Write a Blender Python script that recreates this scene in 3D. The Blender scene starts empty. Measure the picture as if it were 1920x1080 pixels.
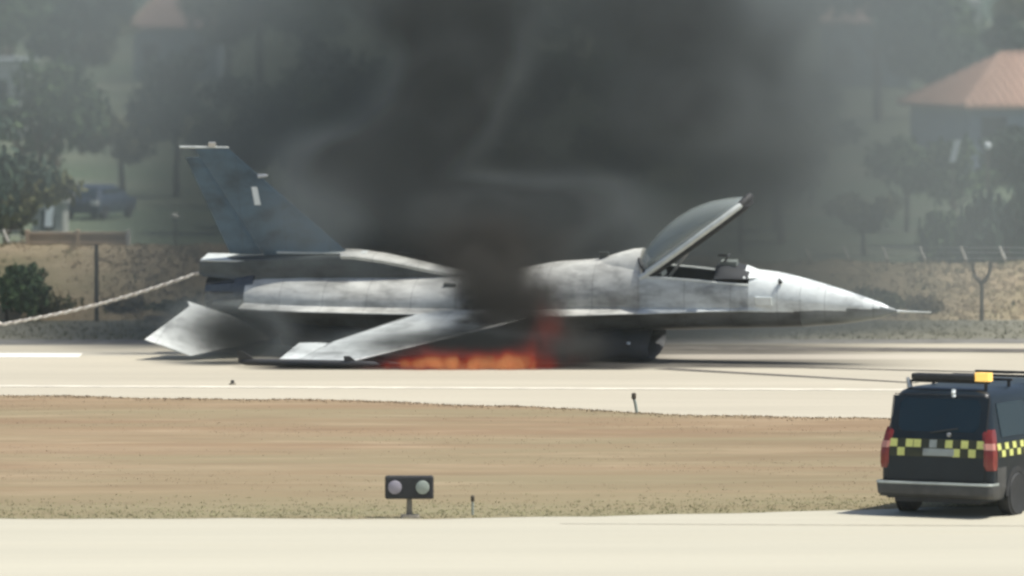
import bpy, math, random
from mathutils import Vector, Matrix, Euler
random.seed(7)
S = bpy.context.scene
C = S.collection
R = math.radians
# ------------------------------------------------------------------ camera, light, exposure
F, H, YH = 13400.0, 8.5, -121.0          # focal length in photo pixels, camera height, horizon row
cd = bpy.data.cameras.new('camera'); cam = bpy.data.objects.new('camera', cd); C.objects.link(cam)
cam.location = (0, 0, H)
cam.rotation_euler = (R(90) - math.atan((540 - YH) / F), 0, 0)
cd.sensor_width = 36; cd.lens = 36 * F / 1920
cd.clip_start = 1; cd.clip_end = 6000
cd.dof.use_dof = True; cd.dof.focus_distance = 119; cd.dof.aperture_fstop = 251 / 1000 / 0.22
S.camera = cam
SUN = Vector((0.44, -0.06, 0.87)).normalized()
w = bpy.data.worlds.new('World'); S.world = w; w.use_nodes = True
nt = w.node_tree; bg = nt.nodes['Background']
sky = nt.nodes.new('ShaderNodeTexSky'); sky.sky_type = 'NISHITA'; sky.sun_disc = False
sky.sun_elevation = math.asin(SUN.z); sky.sun_rotation = math.atan2(SUN.x, SUN.y)
sky.dust_density = 2.0
nt.links.new(sky.outputs[0], bg.inputs[0]); bg.inputs[1].default_value = 0.11
sl = bpy.data.lights.new('sun', 'SUN'); sl.energy = 5.0; sl.angle = R(0.5); sl.color = (1, 0.965, 0.885)
so = bpy.data.objects.new('sun', sl); C.objects.link(so); so.rotation_euler = SUN.to_track_quat('Z', 'Y').to_euler(); so.location = (0, 100, 60)
S.view_settings.view_transform = 'Standard'; S.view_settings.look = 'None'
S.view_settings.exposure = 0.15; S.view_settings.gamma = 1
S.render.filter_size = 1.9 if hasattr(S.render, 'filter_size') else 1.5
S.cycles.pixel_filter_type = 'BLACKMAN_HARRIS'; S.cycles.filter_width = 2.3
S.cycles.use_denoising = True
S.cycles.volume_step_rate = 3.0; S.cycles.volume_max_steps = 96; S.cycles.volume_bounces = 1
S.cycles.max_bounces = 6; S.cycles.transparent_max_bounces = 12; S.cycles.diffuse_bounces = 2; S.cycles.glossy_bounces = 2

# ------------------------------------------------------------------ helpers
def interp_(tab, v):
    for (a, va), (b_, vb) in zip(tab, tab[1:]):
        if v <= b_: return va + (vb-va)*(v-a)/(b_-a)
    return tab[-1][1]
def at(px, py, D):                        # a photo pixel at distance D to a world point
    return Vector(((px - 960) * D / F, D, H - (py - YH) * D / F))
def TX(px, D): return (px-960)*D/F
def DG(py): return H * F / (py - YH)      # distance of the ground seen at row py
def tag(o, label=None, cat=None, group=None, kind=None):
    if label: o['label'] = label
    if cat: o['category'] = cat
    if group: o['group'] = group
    if kind: o['kind'] = kind
    return o
def empty(name, loc=(0, 0, 0), rot=(0, 0, 0), **k):
    o = bpy.data.objects.new(name, None); C.objects.link(o); o.location = loc; o.rotation_euler = rot
    o.empty_display_size = .2
    return tag(o, **k)
class MB:
    def __init__(s): s.v = []; s.f = []
    def add(s, vs, fs, M=None):
        n = len(s.v)
        s.v += [tuple(M @ Vector(v)) if M else tuple(v) for v in vs]
        s.f += [tuple(i + n for i in f) for f in fs]
    def box(s, x0, x1, y0, y1, z0, z1, M=None):
        s.add([(x0,y0,z0),(x1,y0,z0),(x1,y1,z0),(x0,y1,z0),(x0,y0,z1),(x1,y0,z1),(x1,y1,z1),(x0,y1,z1)],
              [(0,3,2,1),(4,5,6,7),(0,1,5,4),(1,2,6,5),(2,3,7,6),(3,0,4,7)], M)
    def loft(s, rings, closed=True, caps=True, M=None, skip=None):
        n = len(rings[0]); vs = [p for r in rings for p in r]; fs = []
        for i in range(len(rings) - 1):
            for j in range(n if closed else n - 1):
                if skip and skip(i, j): continue
                k = (j + 1) % n
                fs.append((i*n+j, i*n+k, (i+1)*n+k, (i+1)*n+j))
        if caps: fs += [tuple(range(n))[::-1], tuple((len(rings)-1)*n + j for j in range(n))]
        s.add(vs, fs, M)
    def tube(s, pts, rad, n=8, caps=True):
        rings = []
        for i, p in enumerate(pts):
            p = Vector(p); a = Vector(pts[max(i-1,0)]); b = Vector(pts[min(i+1,len(pts)-1)])
            d = (b - a).normalized(); u = d.orthogonal().normalized(); 
            if abs(d.z) < .95: u = Vector((0,0,1)).cross(d).normalized()
            v = d.cross(u); r = rad[i] if isinstance(rad, (list, tuple)) else rad
            rings.append([p + (u*math.cos(t) + v*math.sin(t))*r for t in [2*math.pi*k/n for k in range(n)]])
        s.loft(rings, caps=caps)
    def build(s, name, mat, parent=None, smooth=False, bevel=0, low=None, **k):
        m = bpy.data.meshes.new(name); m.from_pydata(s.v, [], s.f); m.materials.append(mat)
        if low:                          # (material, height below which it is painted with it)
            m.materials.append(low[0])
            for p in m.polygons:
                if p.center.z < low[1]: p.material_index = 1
        import bmesh
        b = bmesh.new(); b.from_mesh(m); bmesh.ops.recalc_face_normals(b, faces=b.faces); b.to_mesh(m); b.free()
        if smooth:
            m.polygons.foreach_set('use_smooth', [True]*len(m.polygons))
            try: m.set_sharp_from_angle(angle=R(38))
            except Exception: pass
        o = bpy.data.objects.new(name, m); C.objects.link(o)
        if parent: o.parent = parent
        if bevel:
            md = o.modifiers.new('bevel', 'BEVEL'); md.width = bevel; md.segments = 2
        return tag(o, **k)
def copy_tree(o, parent=None):
    c = o.copy(); C.objects.link(c); c.parent = parent
    for ch in o.children: copy_tree(ch, c)
    return c

class Mat:
    """node helper"""
    def __init__(s, name):
        s.m = bpy.data.materials.new(name); s.m.use_nodes = True; s.n = s.m.node_tree.nodes; s.l = s.m.node_tree.links
        s.b = s.n['Principled BSDF']; s.tc = s.n.new('ShaderNodeTexCoord')
    def noise(s, scale=5, detail=4, rough=.55, stretch=(1,1,1), loc=(0,0,0), dist=0):
        mp = s.n.new('ShaderNodeMapping'); mp.inputs['Scale'].default_value = stretch; mp.inputs['Location'].default_value = loc
        s.l.new(s.tc.outputs['Object'], mp.inputs[0])
        t = s.n.new('ShaderNodeTexNoise'); t.inputs['Scale'].default_value = scale; t.inputs['Detail'].default_value = detail
        t.inputs['Roughness'].default_value = rough; t.inputs['Distortion'].default_value = dist
        s.l.new(mp.outputs[0], t.inputs['Vector']); return t.outputs['Fac']
    def ramp(s, src, stops):
        r = s.n.new('ShaderNodeValToRGB'); e = r.color_ramp.elements
        while len(e) < len(stops): e.new(.5)
        for i, (p, c) in enumerate(stops):
            e[i].position = p; e[i].color = (*(c if isinstance(c, tuple) else (c,c,c)), 1)
        s.l.new(src, r.inputs[0]); return r.outputs[0]
    def mix(s, f, a, b, mode='MIX'):
        m = s.n.new('ShaderNodeMix'); m.data_type = 'RGBA'; m.blend_type = mode
        for i, x in ((0, f), (6, a), (7, b)):
            if isinstance(x, (int, float)): m.inputs[i].default_value = x
            elif isinstance(x, tuple): m.inputs[i].default_value = (*x, 1)
            else: s.l.new(x, m.inputs[i])
        return m.outputs[2]
    def math(s, op, a, b=0):
        m = s.n.new('ShaderNodeMath'); m.operation = op
        for i, x in ((0, a), (1, b)):
            if isinstance(x, (int, float)): m.inputs[i].default_value = x
            else: s.l.new(x, m.inputs[i])
        return m.outputs[0]
    def bump(s, src, strength=.3, dist=.02):
        b = s.n.new('ShaderNodeBump'); b.inputs['Strength'].default_value = strength; b.inputs['Distance'].default_value = dist
        s.l.new(src, b.inputs['Height']); s.l.new(b.outputs[0], s.b.inputs['Normal'])
    def col(s, x, rough=.7, metal=0, spec=.5):
        if isinstance(x, tuple): s.b.inputs['Base Color'].default_value = (*x, 1)
        else: s.l.new(x, s.b.inputs['Base Color'])
        s.b.inputs['Roughness'].default_value = rough; s.b.inputs['Metallic'].default_value = metal
        s.b.inputs['Specular IOR Level'].default_value = spec
        return s.m
def plain(name, c, rough=.6, metal=0, var=.25, scale=6, spec=.5):
    k = Mat(name); n = k.noise(scale, 5)
    lo = tuple(v*(1-var) for v in c); hi = tuple(min(1, v*(1+var)) for v in c)
    return k.col(k.ramp(n, [(.3, lo), (.7, hi)]), rough, metal, spec)

def jet_paint(name, c, dirt=(.05,.045,.04), amount=.5, rough=.42, darkx=None):
    k = Mat(name); n1 = k.noise(1.1, 6, .6, (1,1,1.6)); n2 = k.noise(5, 5, .6, (.35,1,1.4), (3,2,1))
    base = k.ramp(n1, [(.34, tuple(v*.50 for v in c)), (.47, tuple(v*.92 for v in c)), (.64, tuple(min(1,v*1.22) for v in c))])
    d = k.math('MULTIPLY', k.ramp(n2, [(.45, 0.0), (.72, 1.0)]), amount)
    out = k.mix(d, base, dirt)
    # panel lines: thin dark seams along the fuselage stations
    sep = k.n.new('ShaderNodeSeparateXYZ'); k.l.new(k.tc.outputs['Object'], sep.inputs[0])
    seam = k.math('LESS_THAN', k.math('PINGPONG', sep.outputs[0], .47), .007)
    out = k.mix(k.math('MULTIPLY', seam, .4), out, (.03,.03,.03))
    if darkx:                             # dark band across the paint: scorch near the fire, plain darkening elsewhere
        x0, wd = darkx
        a = k.math('ABSOLUTE', k.math('SUBTRACT', sep.outputs[0], x0))
        a = k.math('SUBTRACT', 1.0, k.math('DIVIDE', a, wd))
        a = k.math('ADD', a, k.math('MULTIPLY', k.math('SUBTRACT', k.noise(1.6, 5, .6, (1,1,1), (5,5,5)), .5), 1.6))
        out = k.mix(k.ramp(a, [(.15, 0.0), (.75, .93)]), out, (.022,.02,.018))
    k.bump(n2, .12, .02)
    return k.col(out, rough)

# ------------------------------------------------------------------ materials
def ground_mat(name, cols, green=None, scale=.5, stretch=(.18,1,1), bump=.5, near_green=None):
    k = Mat(name); n = k.noise(scale, 8, .62, stretch, (2,7,0)); n2 = k.noise(scale*5, 6, .7, (.4,1,1))
    c = k.ramp(n, [(.28, cols[0]), (.5, cols[1]), (.72, cols[2])])
    c = k.mix(k.ramp(n2, [(.4, 0.0), (.75, .55)]), c, cols[3])
    if green:
        g = k.noise(scale*.6, 5, .6, stretch, (11,3,0)); c = k.mix(k.ramp(g, [(.45, 0.0), (.62, .7)]), c, green)
        if near_green: c = k.mix(k.ramp(k.noise(1.1, 5, .6, (.3,1,1), (1,8,0)), [(.52, 0.0), (.75, .42)]), c, (.42,.33,.22)); c = k.mix(k.ramp(k.noise(.7, 5, .6, (.3,1,1), (5,2,0)), [(.50, 0.0), (.75, .45)]), c, (.17,.115,.07))
    if near_green:
        sp = k.n.new('ShaderNodeSeparateXYZ'); k.l.new(k.tc.outputs['Object'], sp.inputs[0]); mr = k.n.new('ShaderNodeMapRange'); k.l.new(sp.outputs[1], mr.inputs[0])
        mr.inputs[1].default_value = 112; mr.inputs[2].default_value = 104; c = k.mix(k.math('MULTIPLY', mr.outputs[0], k.ramp(n, [(.3, .35), (.6, .85)])), c, near_green)
    k.bump(n2, bump, .05)
    return k.col(c, .95, 0, .1)
def concrete(name, base, streak=.22, tint=(.45,.40,.30)):
    k = Mat(name); n = k.noise(.22, 8, .6, (.10,1,1)); n2 = k.noise(2.0, 8, .65, (.05,1,1), (4,1,0)); n3 = k.noise(9, 6, .7)
    c = k.ramp(n, [(.3, tuple(v*.86 for v in base)), (.55, base), (.75, tuple(min(1,v*1.1) for v in base))])
    c = k.mix(k.math('MULTIPLY', k.ramp(n2, [(.5, 0.0), (.75, 1.0)]), streak), c, tint)
    c = k.mix(k.math('MULTIPLY', k.ramp(n3, [(.3, 1.0), (.6, 0.0)]), .10), c, (.25,.23,.2))
    k.bump(n3, .15, .01)
    return k, c
M = {}
M['earth'] = ground_mat('dry_earth', [(.20,.140,.085),(.26,.186,.113),(.31,.236,.15),(.225,.162,.11)], (.235,.205,.125), .5, (.12,.7,1), .2, (.215,.205,.12))
M['far_earth'] = ground_mat('far_dry_grass', [(.09,.11,.075),(.13,.145,.10),(.20,.195,.14),(.09,.12,.07)], (.07,.11,.06), .08, (1,1,1))
k, c = concrete('taxiway_concrete', (.46,.435,.345), .30, (.42,.38,.28)); M['taxiway'] = k.col(c, .85, 0, .25)
k, c = concrete('runway_concrete', (.46,.42,.33), .6, (.36,.33,.26))
# shade painted on the slabs below the aircraft, with pale and grey streaks
sep = k.n.new('ShaderNodeSeparateXYZ'); k.l.new(k.tc.outputs['Object'], sep.inputs[0])
def band(y0, y1, soft, x0=None, x1=None, xs=1.0):
    a = k.n.new('ShaderNodeMapRange'); a.interpolation_type = 'SMOOTHSTEP'; k.l.new(sep.outputs[1], a.inputs[0]); a.inputs[1].default_value = y0 - soft; a.inputs[2].default_value = y0 + soft
    b = k.n.new('ShaderNodeMapRange'); b.interpolation_type = 'SMOOTHSTEP'; k.l.new(sep.outputs[1], b.inputs[0]); b.inputs[1].default_value = y1 + soft; b.inputs[2].default_value = y1 - soft
    r = k.math('MULTIPLY', a.outputs[0], b.outputs[0])
    for xv, sg in ((x0, 1), (x1, -1)):
        if xv is None: continue
        e = k.n.new('ShaderNodeMapRange'); e.interpolation_type = 'SMOOTHSTEP'; k.l.new(sep.outputs[0], e.inputs[0]); e.inputs[1].default_value = xv - xs*sg; e.inputs[2].default_value = xv + xs*sg
        r = k.math('MULTIPLY', r, e.outputs[0])
    return r
nz = k.noise(.9, 6, .6, (.12,1,1), (9,9,0))
st = k.math('MULTIPLY', band(140.4, 148.6, .4, -.6, 7.0, 2.2), k.ramp(nz, [(.25, .75), (.6, 1.0)]))
c = k.mix(k.math('MULTIPLY', st, .92), c, (.045,.042,.038))  # shade under the nose and forward fuselage, painted into the concrete
c = k.mix(k.math('MULTIPLY', band(143.2, 145.0, .25, 2.5, 9.0, 1.5), .5), c, (.55,.50,.42))
c = k.mix(k.math('MULTIPLY', band(146.5, 147.3, .15, 3.5, None, 1.0), .7), c, (.55,.50,.42))
c = k.mix(k.math('MULTIPLY', band(139.75, 144.5, .18, -5.0, 2.6, .6), .94), c, (.02,.018,.016))  # black shade below the wing and its tip, put into the colour
c = k.mix(k.math('MULTIPLY', band(144.4, 146.2, .2, None, -3.0, 1), .35), c, (.30,.29,.26))
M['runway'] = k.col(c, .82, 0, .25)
M['verge'] = ground_mat('verge_earth', [(.17,.17,.135),(.20,.195,.155),(.23,.22,.175),(.18,.175,.13)], None, .6, (.15,1,1), .3)
M['asphalt'] = plain('old_asphalt', (.16,.155,.14), .9, var=.3, scale=1.5)
M['white_line'] = plain('runway_paint', (.80,.78,.70), .7, var=.08, scale=3)
M['faded_line'] = plain('faded_paint', (.60,.56,.46), .8, var=.2, scale=2)
M['skid'] = plain('rubber_black', (.10,.09,.075), .85, var=.4, scale=2)
M['dry_grass'] = plain('dry_grass_blade', (.36,.28,.19), .9, var=.2, scale=.8, spec=.1)
M['green_grass'] = plain('green_grass_blade', (.30,.29,.16), .9, var=.25, scale=.8, spec=.1)
M['verge_blade'] = plain('verge_blade', (.21,.205,.145), .9, var=.3, scale=.8, spec=.1)
M['paint'] = jet_paint('aircraft_grey_paint', (.55,.55,.51), amount=.45, darkx=(-.1, 1.1), rough=.38)
M['nose'] = jet_paint('pale_radome_paint', (.74,.78,.76), amount=.10, rough=.2); M['nose'].node_tree.nodes['Principled BSDF'].inputs['Coat Weight'].default_value = .6
M['wing'] = jet_paint('wing_grey_paint', (.54,.57,.56), amount=.35, darkx=(-.0, .9))
M['flapshade'] = jet_paint('shaded_flap_paint', (.12,.125,.12), amount=.6)  # flaperon colour darkened to draw the shadow wedge behind the wing
M['tailpaint'] = jet_paint('tailplane_grey_paint', (.52,.54,.52), amount=.3, darkx=(-4.8, 1.2))  # darkened towards the root of the tailplane
M['lower'] = jet_paint('shaded_lower_fuselage', (.12,.13,.13), amount=.6)  # underside shade of the fuselage set as a darker colour
M['nose_low'] = jet_paint('shaded_lower_nose', (.19,.21,.21), amount=.3, rough=.3)  # same for the radome: its shaded lower half as colour
M['belly'] = jet_paint('shaded_belly_paint', (.04,.044,.05), amount=.8, rough=.75)  # near-black colour carries the shade under the belly and wingtips
M['dark'] = jet_paint('dark_blue_grey_paint', (.062,.112,.155), amount=.2, rough=.5)
M['fairing'] = jet_paint('dark_grey_fairing_paint', (.085,.095,.09), amount=.5, rough=.4)
M['spine'] = jet_paint('pale_spine_paint', (.60,.60,.55), amount=.3, rough=.35)
M['nozzle'] = plain('burnt_metal', (.09,.10,.11), .45, .7)
M['black'] = plain('black_rubber', (.02,.021,.023), .7)
M['cockpit'] = plain('cockpit_black', (.025,.028,.032), .6)
M['seatgrey'] = plain('seat_grey_green', (.14,.16,.15), .7)
M['frame'] = plain('canopy_frame_grey', (.66,.69,.66), .45, var=.1)
M['metal'] = plain('bare_metal', (.55,.55,.54), .35, .6)
M['white'] = plain('white_marking', (.75,.80,.80), .5, var=.05)
k = Mat('tinted_canopy'); k.col((.33,.37,.355), .10); k.b.inputs['Alpha'].default_value = .42; k.b.inputs['Coat Weight'].default_value = .5; M['glass'] = k.m
k = Mat('van_paint'); M['van'] = k.col(k.ramp(k.noise(2,4), [(.3,(.007,.012,.017)),(.7,(.012,.02,.028))]), .32, 0, .3)
M['vanlow'] = plain('van_grey_trim', (.055,.055,.053), .6)
k = Mat('van_glass'); k.col((.008,.022,.034), .12, 0, .35); M['vglass'] = k.m
M['yellow'] = plain('reflective_yellow', (.62,.64,.20), .5, var=.1)
M['checkblack'] = plain('check_black', (.025,.028,.01), .5)
M['redlamp'] = plain('red_lamp_plastic', (.20,.025,.022), .25, var=.2)
M['pinklamp'] = plain('pale_reflector', (.55,.25,.20), .3, var=.1)
M['plate'] = plain('plate_grey', (.30,.33,.31), .5, var=.15)
M['rim'] = plain('wheel_rim', (.25,.25,.25), .4, .6)
k = Mat('amber_beacon'); k.col((.8,.5,.1), .3); k.b.inputs['Emission Color'].default_value = (1,.62,.16,1); k.b.inputs['Emission Strength'].default_value = .75; M['amber'] = k.m
M['signlens'] = plain('frosted_lens', (.30,.34,.30), .4, var=.1)
M['signlens2'] = plain('frosted_lens_lilac', (.28,.26,.30), .4, var=.1)
M['signpost'] = plain('weathered_post', (.20,.18,.14), .8)
M['rope'] = plain('rope_white', (.72,.68,.60), .8, var=.15)
M['ropedark'] = plain('rope_tan', (.55,.49,.42), .8, var=.2)
M['wall'] = plain('tan_render', (.40,.30,.20), .9, var=.18, scale=1.2)
M['fencepost'] = plain('weathered_fence_post', (.28,.24,.18), .85)
M['bank'] = ground_mat('dry_bank_grass', [(.24,.185,.115),(.36,.285,.185),(.43,.345,.225),(.27,.22,.13)], (.17,.17,.09), .5, (.6,1,1), .8)
M['bank_blade'] = plain('bank_grass_blade', (.42,.34,.23), .9, var=.3, scale=.7, spec=.1)
M['coping'] = plain('pale_coping', (.52,.40,.28), .9, var=.12, scale=2)
M['bracket'] = plain('white_bracket', (.70,.68,.62), .7, var=.1)
M['darkpost'] = plain('dark_brown_post', (.09,.075,.055), .8)
k = Mat('terracotta'); M['tile'] = k.col(k.ramp(k.noise(1.2,6), [(.3,(.40,.24,.17)),(.7,(.47,.30,.22))]), .85)
M['tiledull'] = plain('weathered_tile', (.26,.175,.145), .9)
M['tile2'] = plain('pale_ridge_tile', (.50,.34,.24), .85)
M['housewall'] = plain('blue_grey_render', (.22,.27,.33), .85, var=.12, scale=1)
M['palewall'] = plain('pale_render', (.48,.50,.46), .85, var=.12, scale=1)
M['window'] = plain('dark_window', (.03,.04,.05), .2)
M['roofgrey'] = plain('grey_sheet_roof', (.30,.34,.34), .6)
M['shed'] = plain('pale_shed_sheet', (.30,.31,.28), .7)
M['bark'] = plain('bark', (.10,.075,.05), .95)
def leafmat(name, a, b, c_):
    k = Mat(name); n = k.noise(.9, 5, .65); n2 = k.noise(7, 3)
    cc = k.ramp(n, [(.3, a), (.52, b), (.74, c_)]); cc = k.mix(k.math('MULTIPLY', n2, .5), cc, tuple(v*.6 for v in b))
    return k.col(cc, .8, 0, .2)
M['leaf'] = leafmat('leaf_green', (.045,.075,.035), (.09,.145,.065), (.14,.20,.09))
M['leafdark'] = leafmat('leaf_dark', (.03,.055,.04), (.055,.09,.062), (.09,.135,.08))
M['leafolive'] = leafmat('leaf_olive', (.09,.10,.045), (.15,.155,.07), (.21,.20,.10))
M['leafdry'] = leafmat('leaf_dry', (.13,.10,.05), (.22,.17,.09), (.28,.22,.13))

# ------------------------------------------------------------------ the setting
def sheet(name, pts, z, mat, kind='structure', **kw):
    b = MB(); b.add([(x, y, z) for x, y in pts], [tuple(range(len(pts)))]); return b.build(name, mat, kind=kind, **kw)
def ground_grid(name, ys, z, mat, X=2600, hill=False):
    b = MB(); nx = 40; rings = []
    for y in ys:
        row = []
        for i in range(nx + 1):
            x = -X + 2*X*i/nx
            zz = z
            if hill and y > 720: zz = z + (y-720)*.085*(.75+.35*math.sin(x*.004+1.3)+.2*math.sin(x*.013+y*.004))
            row.append((x, y, zz))
        rings.append(row)
    b.loft(rings, closed=False, caps=False); return b.build(name, mat, smooth=True, kind='structure')
ground_grid('ground', [-400, 0, 80, 110, 150, 200, 400, 700, 720], -.004, M['far_earth'])
ground_grid('hills', [719.9, 800, 900, 1000, 1150, 1300, 1500, 1800, 2200], -.03, M['leafdark'], hill=True)
# infield strip, with its ragged borders, between taxiway and runway
def edge(pts, n=160, amp=.12, X0=-60, X1=60):
    out = []
    for i in range(n + 1):
        x = X0 + (X1-X0)*i/n
        for (xa, ya), (xb, yb) in zip(pts, pts[1:]):
            if xa <= x <= xb or (xb, yb) == pts[-1] and x > xb or (xa, ya) == pts[0] and x < xa:
                y = ya + (yb-ya)*(x-xa)/(xb-xa); break
        out.append((x, y + amp*(math.sin(x*1.3)+.6*math.sin(x*3.1+1)+random.uniform(-.7,.7))))
    return out
def ppt(px, py): D = DG(py); return ((px-960)*D/F, D)
e_far = edge([ppt(-4000, 716), ppt(0, 742), ppt(700, 753), ppt(1000, 764), ppt(1200, 776), ppt(1640, 787), ppt(6000, 830)], 300, .16)
e_near = edge([ppt(-3000, 992), ppt(0, 974), ppt(700, 975), ppt(1100, 971), ppt(1400, 963), ppt(1920, 950), ppt(5000, 900)], 300, .07)
sheet('infield_earth', e_near + e_far[::-1], .004, M['earth'])
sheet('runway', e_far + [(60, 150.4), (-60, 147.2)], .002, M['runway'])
sheet('taxiway', [(-60, 60), (60, 60)] + [(x, y + .02) for x, y in e_near[::-1]], .001, M['taxiway'])
sheet('runway_shoulder', [(-60, 146.9), (60, 150.1), (60, 151.3), (-60, 149.3)], .006, M['asphalt'])
sheet('verge', [(-60, 149.2), (60, 151.2), (60, 158.3), (-60, 158.3)], .003, M['verge'])
def strip(name, p, q, w0, w1, z, mat):
    p, q = Vector(p), Vector(q); d = (q-p).normalized(); n = Vector((-d.y, d.x))
    return sheet(name, [tuple(p-n*w0/2), tuple(q-n*w1/2), tuple(q+n*w1/2), tuple(p+n*w0/2)], z, mat)
strip('runway_marking', (-40, 144.6), ppt(150, 667), 1.3, 1.3, .008, M['white_line'])
strip('runway_edge_line', ppt(-2500, 714), ppt(4500, 744), .5, .5, .0075, M['faded_line'])
M['joint'] = plain('joint_filler', (.36,.33,.26), .9)
strip('taxiway_joint', ppt(1050, 984), ppt(2300, 990), .06, .10, .005, M['joint'])
strip('skid_mark', ppt(1240, 692), ppt(1720, 719), .5, .22, .009, M['skid'])
strip('skid_mark', ppt(1300, 685), ppt(1900, 700), .25, .3, .0095, M['skid'])
strip('skid_mark', ppt(1060, 652), ppt(2300, 661), 1.2, 1.5, .0088, M['skid'])

# grass on the infield: too many blades to count
def grass(name, n, fy, hgt, mat, label, lean=.5):
    b = MB()
    for _ in range(n):
        x, y = fy()
        for q in range(3):
            a = random.uniform(0, 6.28); h = random.uniform(*hgt); ww = random.uniform(.008,.018)
            dx, dy = math.cos(a)*ww, math.sin(a)*ww; lx, ly = random.uniform(-lean,lean)*h, random.uniform(-lean,lean)*h
            ox, oy = x+random.uniform(-.05,.05), y+random.uniform(-.05,.05)
            b.add([(ox-dx,oy-dy,0),(ox+dx,oy+dy,0),(ox+lx,oy+ly,h)], [(0,1,2)])
    return b.build(name, mat, kind='stuff', label=label, cat='grass')
def lerp_edge(e, x):
    for (xa, ya), (xb, yb) in zip(e, e[1:]):
        if xa <= x <= xb: return ya + (yb-ya)*(x-xa)/(xb-xa)
    return e[0][1]
def f_mid():
    while True:
        x = random.uniform(-12.5, 12.5); t = random.random(); a = lerp_edge(e_near, x); b_ = lerp_edge(e_far, x)
        if math.sin(x*.5 + t*14) + math.sin(x*.21+t*31) + random.uniform(-1,1) > .2: return x, a + (b_-a)*t
def f_near():
    x = random.uniform(-10.5, 10.5); return x, lerp_edge(e_near, x) + abs(random.gauss(0, 1.6)) + .03
def f_edge():
    x = random.uniform(-12, 12); return x, lerp_edge(e_far, x) - abs(random.gauss(0, .35)) + .05
grass('dry_grass', 4000, f_mid, (.006,.018), M['dry_grass'], 'short dry straw coloured grass on the brown infield between runway and taxiway')
grass('green_grass', 4000, f_near, (.008,.030), M['green_grass'], 'short greenish grass along the far edge of the pale taxiway')
grass('edge_grass', 2500, f_edge, (.01,.035), M['dry_grass'], 'scruffy dry grass along the near edge of the runway')
def f_far():
    return random.uniform(-14, 14), random.uniform(150.2, 157.6)
grass('verge_grass', 3500, f_far, (.02,.08), M['verge_blade'], 'faded grass on the verge between the runway and the dry bank')

# ------------------------------------------------------------------ boundary wall with angled brackets
def boundary(px0, px1, D, ztop, step, label, hole=()):
    x0, x1 = (px0-960)*D/F, (px1-960)*D/F
    r = empty('boundary_wall', ((x0+x1)/2, D, 0), label=label, cat='wall')
    n = max(1, round((x1-x0)/step)); hw = (x1-x0)/2; st = 2*hw/n
    for i in range(n):
        a = -hw + st*i
        b = MB(); b.box(a+.008, a+st-.008, -.07+random.uniform(-.012,.012), .07, -.1, ztop+random.uniform(-.015,.015)); b.build('wall_panel', M['wall'], r)
        b = MB(); b.box(a+.004, a+st-.004, -.1, .1, ztop+.02, ztop+.075+random.uniform(0,.02)); b.build('coping_stone', M['coping'], r)
    for i in range(n+1):
        a = -hw + st*i
        b = MB(); b.loft([[(a-.035,-.03,ztop+.07),(a+.035,-.03,ztop+.07),(a+.035,.03,ztop+.07),(a-.035,.03,ztop+.07)],
                          [(a-.035,-.03,ztop+.2),(a+.035,-.03,ztop+.2),(a+.035,.03,ztop+.2),(a-.035,.03,ztop+.2)],
                          [(a-.13,-.03,ztop+.42),(a-.08,-.03,ztop+.44),(a-.08,.03,ztop+.44),(a-.13,.03,ztop+.42)]])
        b.build('bracket', M['bracket'], r)
    for zz in (.28, .4):
        b = MB(); b.tube([(-hw-.05,0,ztop+zz),(hw-.05,0,ztop+zz)], .006, 5); b.build('wire', M['metal'], r)
    return r
def bank_h(x):
    t = min(1, max(0, (x-1)/5)); t = t*t*(3-2*t)
    return (1-t)*1.0 + t*.73 + .018*math.sin(x*1.1)+.014*math.sin(x*2.7+1)+.010*math.sin(x*6.1)
def berm(name, tab, mat):
    bm_ = MB(); rings = []
    for i in range(601):
        x = -60 + i*.2; h = bank_h(x)
        rings.append([(x, y+.12*math.sin(x*.7)+.03*math.sin(x*5), z*h-.02+(random.uniform(-.03,.03) if z > .1 else 0)) for y, z in tab])
    bm_.loft(rings, closed=False, caps=False); return bm_.build(name, mat, smooth=True, kind='structure')
BT = [(157.6,-.05),(158.0,.10),(158.4,.24),(159.0,.55),(159.6,.87),(160.2,1.14),(160.8,1.36),(161.2,1.47),(161.6,1.53),(162.6,1.45),(164.5,.6),(166.5,-.1)]
berm('grass_bank', BT, M['bank'])
def bank_grass(name, n, mat, hgt, label):
    b = MB()
    for _ in range(n):
        x = random.uniform(-13, 13); y = random.uniform(157.9, 162.0); z = interp_(BT, y)*bank_h(x)-.04
        k_ = random.uniform(.5, 1.3)
        for q in range(4):
            a = random.uniform(0, 6.28); h = random.uniform(*hgt)*k_; ww = random.uniform(.012,.03)
            ox, oy = x+random.uniform(-.08,.08), y+random.uniform(-.08,.08); dx, dy = math.cos(a)*ww, math.sin(a)*ww
            b.add([(ox-dx,oy-dy,z),(ox+dx,oy+dy,z),(ox+random.uniform(-.5,.5)*h,oy+random.uniform(-.5,.5)*h,z+h)], [(0,1,2)])
    return b.build(name, mat, kind='stuff', label=label, cat='grass')
bank_grass('bank_grass', 9000, M['bank_blade'], (.03,.10), 'dry tan grass covering the bank behind the runway')
bank_grass('bank_weed', 900, M['leafolive'], (.05,.16), 'olive green weeds scattered over the tan bank behind the runway')
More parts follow.
